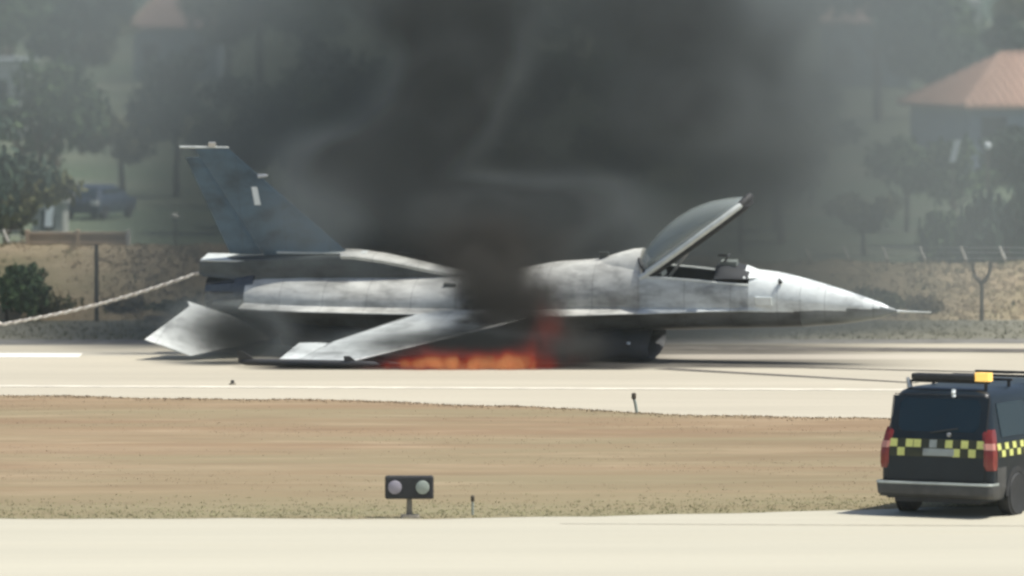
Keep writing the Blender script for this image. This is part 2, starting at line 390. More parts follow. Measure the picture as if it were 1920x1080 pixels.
# low parapet on the crest of the bank, left of the tail
def parapet(px0, px1, D, z0, z1, label):
    x0, x1 = TX(px0, D), TX(px1, D); hw = (x1-x0)/2; n = round(2*hw/.95)
    r = empty('low_parapet', ((x0+x1)/2, D, 0), label=label, cat='wall')
    st = 2*hw/n
    for i in range(n):
        a = -hw+st*i
        b = MB(); b.box(a+.05, a+st-.05, -.06, .06, 1.2, z1-.09+random.uniform(-.01,.01)); b.build('panel', M['wall'], r)
        b = MB(); b.box(a+.05, a+st-.05, -.09, .09, z1-.085, z1-.03); b.build('rail', M['coping'], r)
        b = MB(); b.box(a+.05, a+st-.05, -.085, .085, z0-.02, z0+.05); b.build('rail', M['coping'], r)
    for i in range(n+1):
        a = -hw+st*i; b = MB(); b.box(a-.045, a+.045, -.1, .1, 1.15, z1+.02); b.build('pillar', M['coping'] if i < n else M['bracket'], r, bevel=.01)
def fence(pxs, D, z0, label, lean=-1, dark=()):
    r = empty('perimeter_fence', (TX(pxs[0], D), D, 0), label=label, cat='fence'); X0 = TX(pxs[0], D)
    for px in pxs:
        x = TX(px, D)-X0
        b = MB(); b.tube([(x,0,-.05),(x,0,z0)], .022, 6); b.build('post', M['fencepost'], r, smooth=True)
        b = MB(); b.tube([(x,0,z0-.02),(x+lean*.05,0,z0+.10),(x+lean*.12,0,z0+.27)], [.032,.036,.026], 6); b.build('bracket', M['bracket'], r, smooth=True)
    xe = TX(pxs[-1], D)-X0
    for zz_ in (z0*.25, z0*.5, z0*.75, z0, z0+.13, z0+.24):
        b = MB(); b.tube([(-.3,0,zz_),(xe+.3,0,zz_)], .005, 5); b.build('wire', M['metal'], r)
parapet(50, 240, 161.5, (zz0 := at(0, 455, 161.5).z), at(0, 432, 161.5).z, 'low tan parapet on the grassy bank at the left, with a white end pillar')
fence([x for x in range(-60, 60, 75)] , 161.9, at(0, 452, 161.9).z, 'short wire fence with white bracket tops at the far left behind the bank')
fence([1520, 1592, 1665, 1735, 1812, 1885, 1958, 2030], 161.9, at(0, 484, 161.9).z, 'wire fence with white bent post tops behind the nose of the aircraft')
def post(px, py0, py1, D, r0, label):
    p = at(px, py0, D); b = MB(); b.tube([(0,0,0),(0,0,at(px,py1,D).z)], [r0,r0*.85], 8); o = b.build('fence_post', M['darkpost'], smooth=True, label=label, cat='post'); o.location = (p.x, p.y, 0)
post(180, 598, 458, 157.4, .05, 'thin dark brown post in front of the tan bank left of the tail')
# forked stump post at the far right
p = at(1842, 560, 157.5); b = MB()
b.tube([(0,0,-.02),(0,0,.75),(-.03,0,.90)], [.05,.045,.05], 8); b.tube([(0,0,.84),(-.13,0,.96),(-.19,0,1.12),(-.2,0,1.30)], [.05,.045,.04,.035], 8); b.tube([(0,0,.84),(.12,0,.96),(.18,0,1.12),(.2,0,1.30)], [.05,.045,.04,.035], 8)
o = b.build('forked_post', M['darkpost'], smooth=True, label='dark forked post like a letter Y in front of the right bank', cat='post'); o.location = (p.x, p.y, 0)

# ------------------------------------------------------------------ vegetation
def crown_mesh(name, clumps, n, size, mat, seed):
    rnd = random.Random(seed); b = MB()
    tot = sum(c[3]*c[4]*c[5] for c in clumps)
    for (cx,cy,cz,rx,ry,rz) in clumps:
        for _ in range(int(n*rx*ry*rz/tot)+12):
            while True:
                u = Vector((rnd.uniform(-1,1), rnd.uniform(-1,1), rnd.uniform(-1,1)))
                if .25 < u.length < 1: break
            u *= (.55+.5*rnd.random())
            p = Vector((cx+u.x*rx, cy+u.y*ry, cz+u.z*rz)); s = size*rnd.uniform(.5,1.3)
            q = Euler((rnd.uniform(0,6.28), rnd.uniform(0,6.28), rnd.uniform(0,6.28))).to_matrix().to_4x4(); q.translation = p
            b.add([(-s,-s*.45,0),(0,-s*.6,s*.15),(s,-s*.3,0),(s*.9,s*.4,0),(0,s*.6,-s*.12),(-s*.9,s*.35,0)], [(0,1,4,5),(1,2,3,4)], q)
    m = bpy.data.meshes.new(name); m.from_pydata(b.v, [], b.f); m.materials.append(mat); return m
def rnd_clumps(seed, n, R_, Hc, zc, cr):
    rnd = random.Random(seed); out = []
    for i in range(n):
        a = rnd.uniform(0, 6.28); d = R_*math.sqrt(rnd.random()); z = zc + rnd.uniform(-.5,.5)*Hc*(1-.5*d/R_)
        out.append((d*math.cos(a), d*math.sin(a), z, cr*rnd.uniform(.7,1.3), cr*rnd.uniform(.7,1.3), cr*rnd.uniform(.6,1.1)))
    return out
def trunk_mesh(name, h, r, seed):
    rnd = random.Random(seed); b = MB()
    b.tube([(0,0,-.1),(rnd.uniform(-.1,.1),0,h*.4),(rnd.uniform(-.2,.2),rnd.uniform(-.2,.2),h*.8)], [r,r*.75,r*.35], 8)
    for _ in range(5):
        a = rnd.uniform(0,6.28); z0 = h*rnd.uniform(.3,.6); l = h*.35
        b.tube([(0,0,z0),(math.cos(a)*l*.5,math.sin(a)*l*.5,z0+l*.4),(math.cos(a)*l,math.sin(a)*l,z0+l*.9)], [r*.45,r*.3,r*.12], 6)
    m = bpy.data.meshes.new(name); m.from_pydata(b.v, [], b.f); m.materials.append(M['bark']); return m
TR = []
for i, (mt, nc, rr, hc, zc, cr) in enumerate([('leaf',11,1.9,3.2,4.2,1.15), ('leafdark',12,2.2,3.6,4.4,1.2), ('leafolive',9,1.7,2.2,3.0,.95), ('leafdark',9,.7,4.6,3.8,.7)]):
    TR.append((crown_mesh('crown', rnd_clumps(i+3, nc, rr, hc, zc, cr), 2200, .17, M[mt], i), trunk_mesh('trunk', zc+.6, .16, i)))
BU = [(crown_mesh('foliage', rnd_clumps(20+i, 6, .6, .5, .55, .42), 900, .075, M[mt], i+9)) for i, mt in enumerate(['leaf','leafdark','leafolive','leafdry'])]
STEM = trunk_mesh('stem', .8, .035, 44)
def tree(kind, x, y, s, label, group=None, name='tree', z=0):
    r = empty(name, (x, y, z), (0, 0, random.uniform(0, 6.28)), label=label, cat='tree', group=group); r.scale = (s, s, s*random.uniform(.9,1.15))
    for nm, me in (('crown', TR[kind][0]), ('trunk', TR[kind][1])):
        o = bpy.data.objects.new(nm, me); C.objects.link(o); o.parent = r
def bush(kind, px, D, s, label, sy=1.0):
    r = empty('bush', ((px-960)*D/F, D, 0), (0,0,random.uniform(0,6.28)), label=label, cat='bush'); r.scale = (s, s, s*sy)
    for nm, me in (('foliage', BU[kind]), ('stem', STEM)):
        o = bpy.data.objects.new(nm, me); C.objects.link(o); o.parent = r
tree(1, TX(-40, 172), 172, .62, 'dark green tree at the far left, beside the end of the tan parapet', name='broadleaf_tree')
tree(0, TX(75, 205), 205, .72, 'mid green rounded tree behind the pale huts at the left')
tree(2, TX(10, 178), 178, .70, 'olive coloured small tree at the left margin behind the parapet', name='olive_tree')
tree(2, TX(230, 235), 235, .70, 'olive tree half hidden in smoke behind the dark parked car', name='olive_tree')
tree(3, TX(105, 262), 262, .95, 'tall narrow dark tree at the upper left', name='cypress_tree')
tree(1, TX(330, 232), 232, .66, 'dark tree in thin smoke left of the tail fin')
tree(0, TX(1790, 195), 195, .50, 'green leafy tree below the terracotta roofed house, behind the right bank')
tree(1, TX(1900, 200), 200, .50, 'dark green tree at the right margin in front of the house')
tree(0, TX(1700, 205), 205, .46, 'small green tree left of the blue grey house')
tree(2, TX(1620, 190), 190, .42, 'olive coloured low tree in thin smoke right of the canopy', name='olive_tree')
tree(1, TX(1740, 290), 290, .85, 'dark tree behind the left slope of the terracotta roof')
tree(3, TX(1890, 300), 300, .95, 'tall dark tree above the terracotta roof at the right margin', name='cypress_tree')
for i in range(52):
    D = random.uniform(300, 640); px = random.uniform(-150, 2070)
    tree(random.choice([0,1,1,3,2]), TX(px, D), D, random.uniform(.9,1.5), 'distant tree of the wooded slope, faint beyond the smoke', 'distant trees beyond the smoke')
for i in range(26):
    D = random.uniform(190, 285); px = random.uniform(380, 1540)
    tree(random.choice([0,1,2]), TX(px, D), D, random.uniform(.55,.8), 'tree hidden in the smoke behind the aircraft', 'trees in the smoke behind the aircraft')
bush(0, 12, 157.5, 1.3, 'green bush at the left margin against the tan bank', 1.0)
bush(2, 95, 158.4, .75, 'low olive bush on the tan bank, left of the dark post', .8)
bush(3, 245, 158.6, .8, 'low dry brown bush on the tan bank right of the dark post', .6)
bush(2, 330, 158, .7, 'olive bush in thin smoke above the white cord', .7)
bush(2, 1650, 158.6, .7, 'olive bush on the right bank, just above the nose probe', 1.0)
bush(3, 1740, 158.6, .7, 'dry bush on the right bank, right of the nose probe', .7)
bush(0, 1830, 170, 1.5, 'green bush right behind the right bank', 1.5)
bush(1, 1905, 168, 1.6, 'dark green bush behind the right bank at the picture margin', 1.6)
bush(0, 1740, 172, 1.3, 'green bush behind the right bank, left of the two others', 1.5)
bush(3, 1520, 158.2, .7, 'dry bush in smoke behind the nose of the aircraft', .7)

# ------------------------------------------------------------------ houses far behind
def hip_house(px0, px1, D, zeave, zapex, depth, wallm, tilem, label, wins=(), ridge=.35, over=.35, px_apex=None):
    x0, x1 = TX(px0, D), TX(px1, D); cx = (x0+x1)/2; hw = (x1-x0)/2
    r = empty('house', (cx, D, 0), label=label, cat='house')
    b = MB(); b.box(-hw+over, hw-over, over, depth-over, -.1, zeave-.02); b.build('wall', wallm, r)
    rl = hw*ridge; ev = [(-hw,0,zeave),(hw,0,zeave),(hw,depth,zeave),(-hw,depth,zeave)]; rd = [(-rl,depth/2,zapex),(rl,depth/2,zapex)]
    b = MB(); b.add(ev+rd+[(x,y,z-.12) for x,y,z in ev], [(0,1,5,4),(1,2,5),(2,3,4,5),(3,0,4),(6,9,8,7),(0,6,7,1),(1,7,8,2),(2,8,9,3),(3,9,6,0)])
    # tile courses: raised ribs running down the front slope
    nrib = int(hw*2/.45)
    ro = b.build('roof', tilem, r)
    for i in range(nrib):
        x = -hw + (i+.5)*2*hw/nrib
        t = 1 if abs(x) <= rl else max(0, (hw-abs(x))/(hw-rl))
        if t < .12: continue
        bb = MB(); bb.tube([(x, -.02, zeave+.03), (x, depth/2*t-.02, zeave+(zapex-zeave)*t+.03)], .06, 5); bb.build('tile_row', tilem, ro)
    for (sx, ex) in ((-1,0),(1,1)):
        bb = MB(); bb.tube([(sx*hw,0,zeave+.06),(rd[ex][0],depth/2,zapex+.06)], .09, 6); bb.build('hip_ridge', M['tile2'], ro)
    bb = MB(); bb.tube([rd[0][:2]+(zapex+.06,), rd[1][:2]+(zapex+.06,)], .1, 6); bb.build('ridge', M['tile2'], ro)
    for (a, z0, z1, ww) in wins:
        bb = MB(); bb.box(a-ww/2, a+ww/2, over-.03, over+.02, z0, z1); f = bb.build('window', M['window'], r)
        bb = MB(); t_ = .06
        bb.box(a-ww/2-t_, a-ww/2, over-.05, over-.001, z0, z1); bb.box(a+ww/2, a+ww/2+t_, over-.05, over-.001, z0, z1); bb.box(a-ww/2-t_, a+ww/2+t_, over-.055, over-.002, z1, z1+t_); bb.box(a-ww/2-t_, a+ww/2+t_, over-.08, over-.002, z0-t_, z0)
        bb.build('window_frame', M['bracket'], f)
    return r
zz = lambda py, D: at(0, py, D).z
def corner_house(pxc, D, L, W_, phi, zeave, zapex, wallm, tilem, label, over=.35):
    r = empty('house', (TX(pxc, D), D, 0), (0, 0, phi), label=label, cat='house')     # origin: the nearest corner of the eaves
    b = MB(); b.box(over, L-over, over, W_-over, -.1, zeave-.03); b.build('wall', wallm, r)
    c4 = [(0,0),(L,0),(L,W_),(0,W_)]; h2 = W_/2; ra, rb = (h2,h2,zapex), (L-h2,h2,zapex)
    b = MB(); b.add([(x,y,zeave) for x,y in c4]+[ra,rb]+[(x,y,zeave-.13) for x,y in c4], [(0,1,5,4),(1,2,5),(2,3,4,5),(3,0,4),(6,9,8,7),(0,6,7,1),(1,7,8,2),(2,8,9,3),(3,9,6,0)])
    ro = b.build('roof', tilem, r)
    for i in range(int(L/.32)):
        x = (i+.5)*.32; t = min(1, x/h2, (L-x)/h2)
        if t < .1: continue
        for y0, sg in ((0,1),(W_,-1)):
            bb = MB(); bb.tube([(x, y0-.02*sg, zeave+.01), (x, y0+sg*(h2*t-.02), zeave+(zapex-zeave)*t+.01)], .04, 5); bb.build('tile_row', tilem, ro)
    for i in range(int(W_/.32)):
        y = (i+.5)*.32; t = min(1, y/h2, (W_-y)/h2)
        if t < .1: continue
        for x0, sg in ((0,1),(L,-1)):
            bb = MB(); bb.tube([(x0-.02*sg, y, zeave+.01), (x0+sg*(h2*t-.02), y, zeave+(zapex-zeave)*t+.01)], .04, 5); bb.build('tile_row', tilem, ro)
    for (x, y), q_ in zip(c4, (ra, rb, rb, ra)):
        bb = MB(); bb.tube([(x,y,zeave+.04), q_], .07, 6); bb.build('hip_ridge', tilem, ro)
    bb = MB(); bb.tube([ra, rb], .09, 6); bb.build('ridge', tilem, ro)
    for (a, z0, z1, ww) in ((1.3,.7,2.2,1.0),(3.9,.9,2.0,1.0),(7,.9,2.0,1.0)):
        bb = MB(); bb.box(a-ww/2, a+ww/2, over-.03, over+.02, z0, z1); f = bb.build('window', M['window'], r)
        bb = MB(); t_ = .06
        bb.box(a-ww/2-t_, a-ww/2, over-.05, over-.001, z0, z1); bb.box(a+ww/2, a+ww/2+t_, over-.05, over-.001, z0, z1); bb.box(a-ww/2-t_, a+ww/2+t_, over-.055, over-.002, z1, z1+t_)
        bb.build('window_frame', M['housewall'], f)
corner_house(1808, 248, 12, 5.5, R(22), zz(197,248), zz(100,251), M['housewall'], M['tile'], 'blue grey house under a terracotta hip roof at the right margin')
hip_house(1540, 1720, 400, zz(42,400), zz(-10,404), 8, M['housewall'], M['tiledull'], 'small house with a faded reddish roof, high up right of the smoke', wins=[(-1.5,1,2.4,1),(1.8,1,2.4,1)])
hip_house(240, 420, 420, zz(50,420), zz(-14,424), 8, M['housewall'], M['tiledull'], 'house with a dull reddish roof in the smoke at the upper left', wins=[(-1.5,1,2.2,1),(1.2,1,2.2,1)])
def block(px0, px1, py_top, D, depth, wallm, roofm, name, label, nwin=2):
    x0, x1 = TX(px0, D), TX(px1, D); zt = zz(py_top, D); hw = (x1-x0)/2
    r = empty(name, ((x0+x1)/2, D, 0), label=label, cat='building')
    b = MB(); b.box(-hw, hw, 0, depth, -.1, zt-.1); b.build('wall', wallm, r)
    b = MB(); b.box(-hw-.15, hw+.15, -.15, depth+.15, zt-.095, zt+.02); b.build('roof', roofm, r)
    for i in range(nwin):
        a = -hw + (i+.5)*2*hw/nwin
        bb = MB(); bb.box(a-hw/nwin*.4, a+hw/nwin*.4, -.04, .02, zt*.35, zt*.75); bb.build('window', M['window'], r)
block(-60, 48, 112, 300, 6, M['palewall'], M['roofgrey'], 'flat_building', 'pale flat roofed building at the upper left margin', 1)
block(1700, 1840, 0, 460, 8, M['palewall'], M['palewall'], 'flat_building', 'pale grey building at the top right beyond the trees', 3)
block(60, 118, 372, 196, 2.4, M['shed'], M['bracket'], 'hut', 'small pale hut above the tan parapet at the left', 1)
# white pole shapes and the slanted white panel by the house
def mini(name, px, py0, py1, D, wd, mat, label, cat, slant=0):
    z0, z1 = zz(py1, D), zz(py0, D); b = MB(); s = slant
    b.loft([[(-wd,-.03,0),(wd,-.03,0),(wd,.03,0),(-wd,.03,0)],[(-wd+s,-.03,z1-z0),(wd+s,-.03,z1-z0),(wd+s,.03,z1-z0),(-wd+s,.03,z1-z0)]])
    o = b.build(name, mat, label=label, cat=cat, bevel=.01); o.location = (TX(px, D), D, z0); return o
def panel_on_post(name, px, py0, py1, D, wd, label, slant=0):
    r = empty(name, (TX(px, D), D, 0), label=label, cat='sign'); z0, z1 = zz(py1, D), zz(py0, D)
    b = MB(); b.loft([[(-wd,-.03,z0),(wd,-.03,z0),(wd,.03,z0),(-wd,.03,z0)],[(-wd+slant,-.03,z1),(wd+slant,-.03,z1),(wd+slant,.03,z1),(-wd+slant,.03,z1)]]); b.build('panel', M['white'], r)
    b = MB(); b.tube([(0,.06,-.05),(0,.06,z0+.1)], .03, 6); b.build('pole', M['darkpost'], r)
panel_on_post('white_panel', 1786, 262, 304, 190, .09, 'leaning narrow white panel on a pole left of the blue grey house', .14)
panel_on_post('white_panel', 40, 348, 368, 186, .22, 'small white board on a pole among the trees at the left', 0)
panel_on_post('white_panel', 90, 362, 425, 184, .10, 'upright white panel on a pole just above the left part of the tan parapet', .06)
b = MB(); b.tube([(0,0,0),(0,0,zz(280,189))], .035, 6); o = empty('yard_lamp', (TX(1852,189),189,0), label='round white lamp on a pole in front of the blue grey house', cat='lamp')
b.build('pole', M['darkpost'], o); b = MB(); b.tube([(0,0,zz(280,189)),(0,0,zz(277,189)),(0,0,zz(270,189)),(0,0,zz(266,189))],[.04,.1,.1,.04],10); b.build('globe', M['white'], o, smooth=True)
o = empty('yard_lamp', (TX(328,186),186,0), label='small pale lamp on a pole in the thin smoke left of the tail', cat='lamp')
b = MB(); b.tube([(0,0,0),(0,0,zz(410,186))], .03, 6); b.build('pole', M['darkpost'], o); b = MB(); b.tube([(0,0,zz(410,186)),(0,0,zz(405,186)),(0,0,zz(400,186))],[.05,.13,.05],10); b.build('globe', M['bracket'], o, smooth=True)

# ------------------------------------------------------------------ ring helper for vehicles
def rrect(x0, x1, hw, z, r, n=5):
    out = []
    for cx, cy, a0 in ((x1-r, hw-r, 0), (x0+r, hw-r, 90), (x0+r, -hw+r, 180), (x1-r, -hw+r, 270)):
        for i in range(n+1):
            a = R(a0 + 90*i/n); out.append((cx+r*math.cos(a), cy+r*math.sin(a), z))
    return out
def interp(tab, z):
    if z <= tab[0][0]: return tab[0][1]
    for (a, va), (b_, vb) in zip(tab, tab[1:]):
        if z <= b_: return va + (vb-va)*(z-a)/(b_-a)
    return tab[-1][1]
def wheel(parent, x, y, r=.33, wdt=.22):
    s = 1 if y > 0 else -1
    we = empty('wheel'); we.parent = parent
    def lathe(prof, nm, mat):
        b = MB(); n = 28; rings = [[(x+rr*math.cos(t), y+s*yy, r+rr*math.sin(t)) for t in [2*math.pi*i/n for i in range(n)]] for rr, yy in prof]
        b.loft(rings); b.build(nm, mat, we, smooth=True)
    lathe([(r*.62,-wdt/2),(r*.93,-wdt/2),(r,-wdt/2+.03),(r,wdt/2-.03),(r*.93,wdt/2),(r*.62,wdt/2-.01)], 'tyre', M['black'])
    lathe([(r*.6,0),(r*.6,wdt/2-.025),(r*.5,wdt/2-.06),(r*.18,wdt/2-.05),(r*.15,wdt/2-.02),(.01,wdt/2-.02)], 'rim', M['rim'])

# ------------------------------------------------------------------ the emergency van
XMIN = [(.25,-2.38),(.5,-2.45),(1.0,-2.44),(1.15,-2.41),(1.85,-2.24),(1.95,-2.16),(1.985,-2.0)]
XMAX = [(.25,2.38),(.5,2.45),(.85,2.4),(1.05,2.2),(1.15,1.95),(1.85,1.1),(1.95,.95),(1.985,.8)]
HWT = [(.25,.90),(.45,.95),(1.0,.95),(1.15,.925),(1.8,.80),(1.9,.76),(1.955,.70),(1.985,.60)]
th = R(27)
van = empty('emergency_van', (0,0,0), (0,0,R(90)-th), label='dark blue van with yellow checks and amber beacon at the right margin', cat='van')
crn = Vector((at(1864, 960, 103.9).x, 103.9, 0)); Rz = Matrix.Rotation(R(90)-th, 3, 'Z')
van.scale = (.945,)*3; van.location = crn - Rz @ Vector((-2.44, -.95, 0))*.945
b = MB(); zs = [.27,.33,.45,.6,.8,.95,1.05,1.12,1.2,1.4,1.6,1.75,1.85,1.9,1.94,1.965,1.985]
b.loft([rrect(interp(XMIN,z), interp(XMAX,z), interp(HWT,z), z, .13) for z in zs]); b.build('body', M['van'], van, smooth=True)
def rear_patch(name, y0, y1, z0, z1, mat, off=.012, parent=van, ny=8, nz=6, th_=.02, rnd=0):
    b = MB(); fr = []; bk = []
    for i in range(nz+1):
        z = z0+(z1-z0)*i/nz; xx = interp(XMIN, z)
        ins = 0
        if rnd: dz = min(z-z0, z1-z); ins = rnd*(1-math.sqrt(max(0, 1-max(0, 1-dz/rnd)**2)))
        fr.append([(xx-off, y0+ins+(y1-y0-2*ins)*j/ny, z) for j in range(ny+1)]); bk.append([(xx-off+th_, y0+ins+(y1-y0-2*ins)*j/ny, z) for j in range(ny+1)])
    per = lambda g: g[0] + [r[-1] for r in g[1:-1]] + g[-1][::-1] + [r[0] for r in g[1:-1]][::-1]
    b.loft(fr, closed=False, caps=False); b.loft([per(fr), per(bk)], caps=False); return b.build(name, mat, parent, smooth=False)
def side_patch(name, x0, x1, z0, z1, mat, off=.010, sgn=-1, n=6, th_=.015):
    b = MB(); fr = []; bk = []
    for i in range(n+1):
        z = z0+(z1-z0)*i/n; hw = interp(HWT, z)
        fr.append([(x, sgn*(hw+off), z) for x in (x0, x1)]); bk.append([(x, sgn*(hw+off-th_), z) for x in (x0, x1)])
    per = lambda g: g[0] + [r[-1] for r in g[1:-1]] + g[-1][::-1] + [r[0] for r in g[1:-1]][::-1]
    b.loft(fr, closed=False, caps=False); b.loft([per(fr), per(bk)], caps=False); return b.build(name, mat, van)
rear_patch('tailgate', -.80, .80, .56, 1.86, M['van'], .008, th_=.01)
rw = rear_patch('rear_window', -.68, .68, 1.32, 1.82, M['vglass'], .016, rnd=.08)
b = MB()
for y in (-.812,.812): b.tube([(interp(XMIN,z)-.006, y, z) for z in (.56,.8,1.0,1.2,1.5,1.86)], .008, 5)
b.tube([(interp(XMIN,1.88)-.004, y, 1.88) for y in (-.8,0,.8)], .008, 5); b.build('tailgate_seam', M['black'], van)
b = MB(); b.tube([(-2.43,.1,1.31),(-2.42,-.35,1.38)], .012, 6); b.build('wiper', M['black'], van)
# checks: two rows of squares
q = .133; yb = MB(); 
row1 = [1,0,1,1,0,2,0,1,0,1,0,1]; row2 = [0,1,0,0,3,3,3,3,1,0,1,0]
rear_patch('check_band', -.795, .795, .93, 1.205, M['checkblack'], .013)
def cell(i, row, mat, nm='check_square'):
    y1 = .795 - i*q; rear_patch(nm, y1-q+.006, y1-.006, (1.075 if row == 1 else .94), (1.195 if row == 1 else 1.065), mat, .018, ny=1, nz=2, th_=.012)
for i in range(12):
    if row1[i]: cell(i, 1, M['yellow'] if row1[i] == 1 else M['plate'])
    if row2[i] == 1: cell(i, 2, M['yellow'])
rear_patch('number_plate', -.30, .22, .95, 1.06, M['plate'], .028, th_=.02)
for s in (-1, 1):
    b = MB(); f = []
    for z in [.74,.82,.98,1.13,1.30,1.37]:
        xx = interp(XMIN,z); hw = interp(HWT,z); t = .0 if .8 < z < 1.35 else .03
        f.append([(xx-.012+t, s*(hw-.15), z),(xx-.03+t, s*(hw-.10), z),(xx+.01+t, s*(hw+.0), z),(xx+.10, s*(hw+.014-t*.3), z),(xx+.16, s*(hw+.010-t*.3), z),(xx+.16, s*(hw-.06), z),(xx+.02, s*(hw-.15), z)])
    b.loft(f); tl = b.build('tail_light', M['redlamp'], van, smooth=True)
    b = MB(); f = []
    for z in [1.06,1.16]:
        xx = interp(XMIN,z); hw = interp(HWT,z); f.append([(xx-.020, s*(hw-.145), z),(xx-.036, s*(hw-.10), z),(xx+.004, s*(hw+.006), z),(xx+.08, s*(hw+.018), z),(xx+.08, s*(hw-.05), z)])
    b.loft(f); b.build('reflector', M['pinklamp'], tl)
# bumper
b = MB(); b.loft([rrect(-2.47,-2.15,.95,.30,.09), rrect(-2.56,-2.15,.975,.36,.1), rrect(-2.58,-2.15,.98,.48,.1), rrect(-2.56,-2.15,.975,.53,.1), rrect(-2.50,-2.15,.96,.545,.1)]); b.build('rear_bumper', M['vanlow'], van, smooth=True)
b = MB(); b.loft([rrect(-2.575,-2.2,.985,.505,.1), rrect(-2.59,-2.2,.99,.52,.1), rrect(-2.575,-2.2,.985,.545,.1)]); b.build('bumper_strip', M['plate'], van, smooth=True)
b = MB(); b.loft([rrect(2.2,2.50,.95,.28,.09), rrect(2.15,2.56,.97,.4,.1), rrect(2.15,2.54,.965,.6,.1)]); b.build('front_bumper', M['vanlow'], van, smooth=True)
for s in (-1, 1):
    side_patch('side_window', -2.02, -.95, 1.24, 1.76, M['vglass'], sgn=s); side_patch('side_window', -.88, .25, 1.24, 1.76, M['vglass'], sgn=s); side_patch('side_window', .33, 1.25, 1.24, 1.70, M['vglass'], sgn=s)
    side_patch('check_band', -2.24, 1.9, .93, 1.16, M['checkblack'], .006, sgn=s)
    for i in range(14):
        for rw_ in (0, 1):
            x0 = -2.24 + (i*2 + rw_)*.15
            if x0 > 1.7: continue
            side_patch('check_square', x0, x0+.138, 1.05 if not rw_ else .94, 1.15 if not rw_ else 1.04, M['yellow'], .010, sgn=s, n=1, th_=.008)
    side_patch('sill', -1.15, 1.2, .27, .45, M['vanlow'], .012, sgn=s)
    side_patch('quarter_panel', -2.28, -1.93, .3, .78, M['vanlow'], .008, sgn=s)
    for wx in (-1.5, 1.5):
        b = MB(); n = 20; ro, ri = .44, .365
        outer = [(wx+ro*math.cos(R(180*i/n)), s*(.963), .32+ro*math.sin(R(180*i/n))) for i in range(n+1)]
        inner = [(wx+ri*math.cos(R(180*i/n)), s*(.963), .32+ri*math.sin(R(180*i/n))) for i in range(n+1)]
        o2 = [(a, s*.90, c_) for a, _, c_ in outer]; i2 = [(a, s*.90, c_) for a, _, c_ in inner]
        b.loft([outer, inner, i2], closed=False, caps=False); b.loft([outer, o2], closed=False, caps=False)
        b.build('wheel_arch', M['black'], van, smooth=True)
        b = MB(); b.add([(wx+ri*math.cos(R(360*i/24)), s*.958, .32+ri*math.sin(R(360*i/24))) for i in range(24)], [tuple(range(24))]); b.build('wheel_well', M['black'], van)
        wheel(van, wx, s*.86, .33, .235)
    b = MB(); b.box(1.25,1.45,*(sorted((s*.93,s*1.17))),1.18,1.42); b.build('door_mirror', M['black'], van, bevel=.03)
    b = MB(); b.tube([(-.98, s*.965, 1.1),(-.98+.16, s*.985, 1.1),(-.98+.3, s*.965, 1.1)], .014, 6); b.build('door_handle', M['metal'], van)
b = MB()
fr = []
for i in range(5):
    z = 1.22+.55*i/4; fr.append([(interp(XMAX,z)+.01, y, z) for y in (-.68,-.3,.3,.68)])
b.loft(fr, closed=False, caps=False); b.build('windscreen', M['vglass'], van)
b = MB(); b.box(-2.40,2.3,-.72,.72,.22,.30); b.build('underbody', M['black'], van)
b = MB(); b.tube([(-2.2,-.55,.24),(-2.2,.55,.24)], .035, 8); b.build('rear_axle', M['black'], van)
# roof rack with the light bar
for s in (-1, 1):
    for x in (-2.0,-1.1,-.2,.7):
        b = MB(); b.tube([(x,s*.64,1.96),(x,s*.64,2.06)], .028, 8); b.build('rack_foot', M['black'], van)
for x in (-2.0,-1.1,-.2,.7):
    b = MB(); b.box(x-.03,x+.03,-.70,.70,2.055,2.095); b.build('rack_bar', M['black'], van, bevel=.008)
lb = MB(); lb.box(-2.12,-1.90,-.50,.58,2.10,2.20); lbo = lb.build('light_bar', M['black'], van, bevel=.03)
b = MB(); b.loft([rrect(-2.11,-1.93,.13,z,.05) for z in (2.10,2.19,2.23)], M=Matrix.Translation((0,-.61,0))); b.build('amber_beacon', M['amber'], lbo, smooth=True)
b = MB(); b.tube([(-2.05,.62,1.97),(-2.05,.66,2.13)], [.05,.03], 8); b.build('lamp_bracket', M['metal'], van)
b = MB(); b.tube([(-2.28,-.22,1.87),(-2.30,-.22,1.93),(-2.28,-.22,1.97)], .035, 8); b.build('work_lamp', M['white'], van)
b = MB(); b.tube([(-2.41,-.2,1.27),(-2.425,-.2,1.29)], .035, 8); b.build('tailgate_handle', M['metal'], van)

# ------------------------------------------------------------------ taxiway sign and stakes
sx, sy = ppt(767, 973)
sg = empty('runway_light_box', (sx, sy, 0), label='low black box with two pale round lenses on a short post by the taxiway', cat='light')
b = MB(); b.box(-.355,.355,-.06,.10,.28,.62); b.build('housing', M['black'], sg, bevel=.03)
for x, mt in ((-.21,'signlens2'),(.195,'signlens')):
    b = MB(); b.tube([(x,-.055,.455),(x,-.085,.455),(x,-.095,.455)], [.10,.10,.085], 20); ln = b.build('lens', M[mt], sg, smooth=True)
b = MB(); b.tube([(0,.02,-.02),(0,.02,.3)], [.05,.038], 10); b.build('post', M['signpost'], sg, smooth=True)
b = MB(); b.loft([rrect(-.14,.16,.12,-.02,.04), rrect(-.12,.14,.10,.05,.04)]); b.build('foot', M['signpost'], sg)
def stake(px, py0, py1, r, label, mat='signpost', lean=0, head=True):
    x, y = ppt(px, py0); h = (py0-py1)*y/F
    e = empty('marker_stake', (x, y, 0), label=label, cat='stake')
    b = MB(); b.tube([(lean,0,-.03),(lean*.4,0,h*.5),(0,0,h*.72)], r, 8); b.build('rod', M[mt], e, smooth=True)
    b = MB(); b.tube([(0,0,h*.68),(0,0,h*.72),(0,0,h*.95),(0,0,h)], [r, r*1.5, r*1.5, r*.8], 8); b.build('cap', M['darkpost'], e, smooth=True)
stake(886, 968, 930, .018, 'short thin stake in the grass right of the black light box')
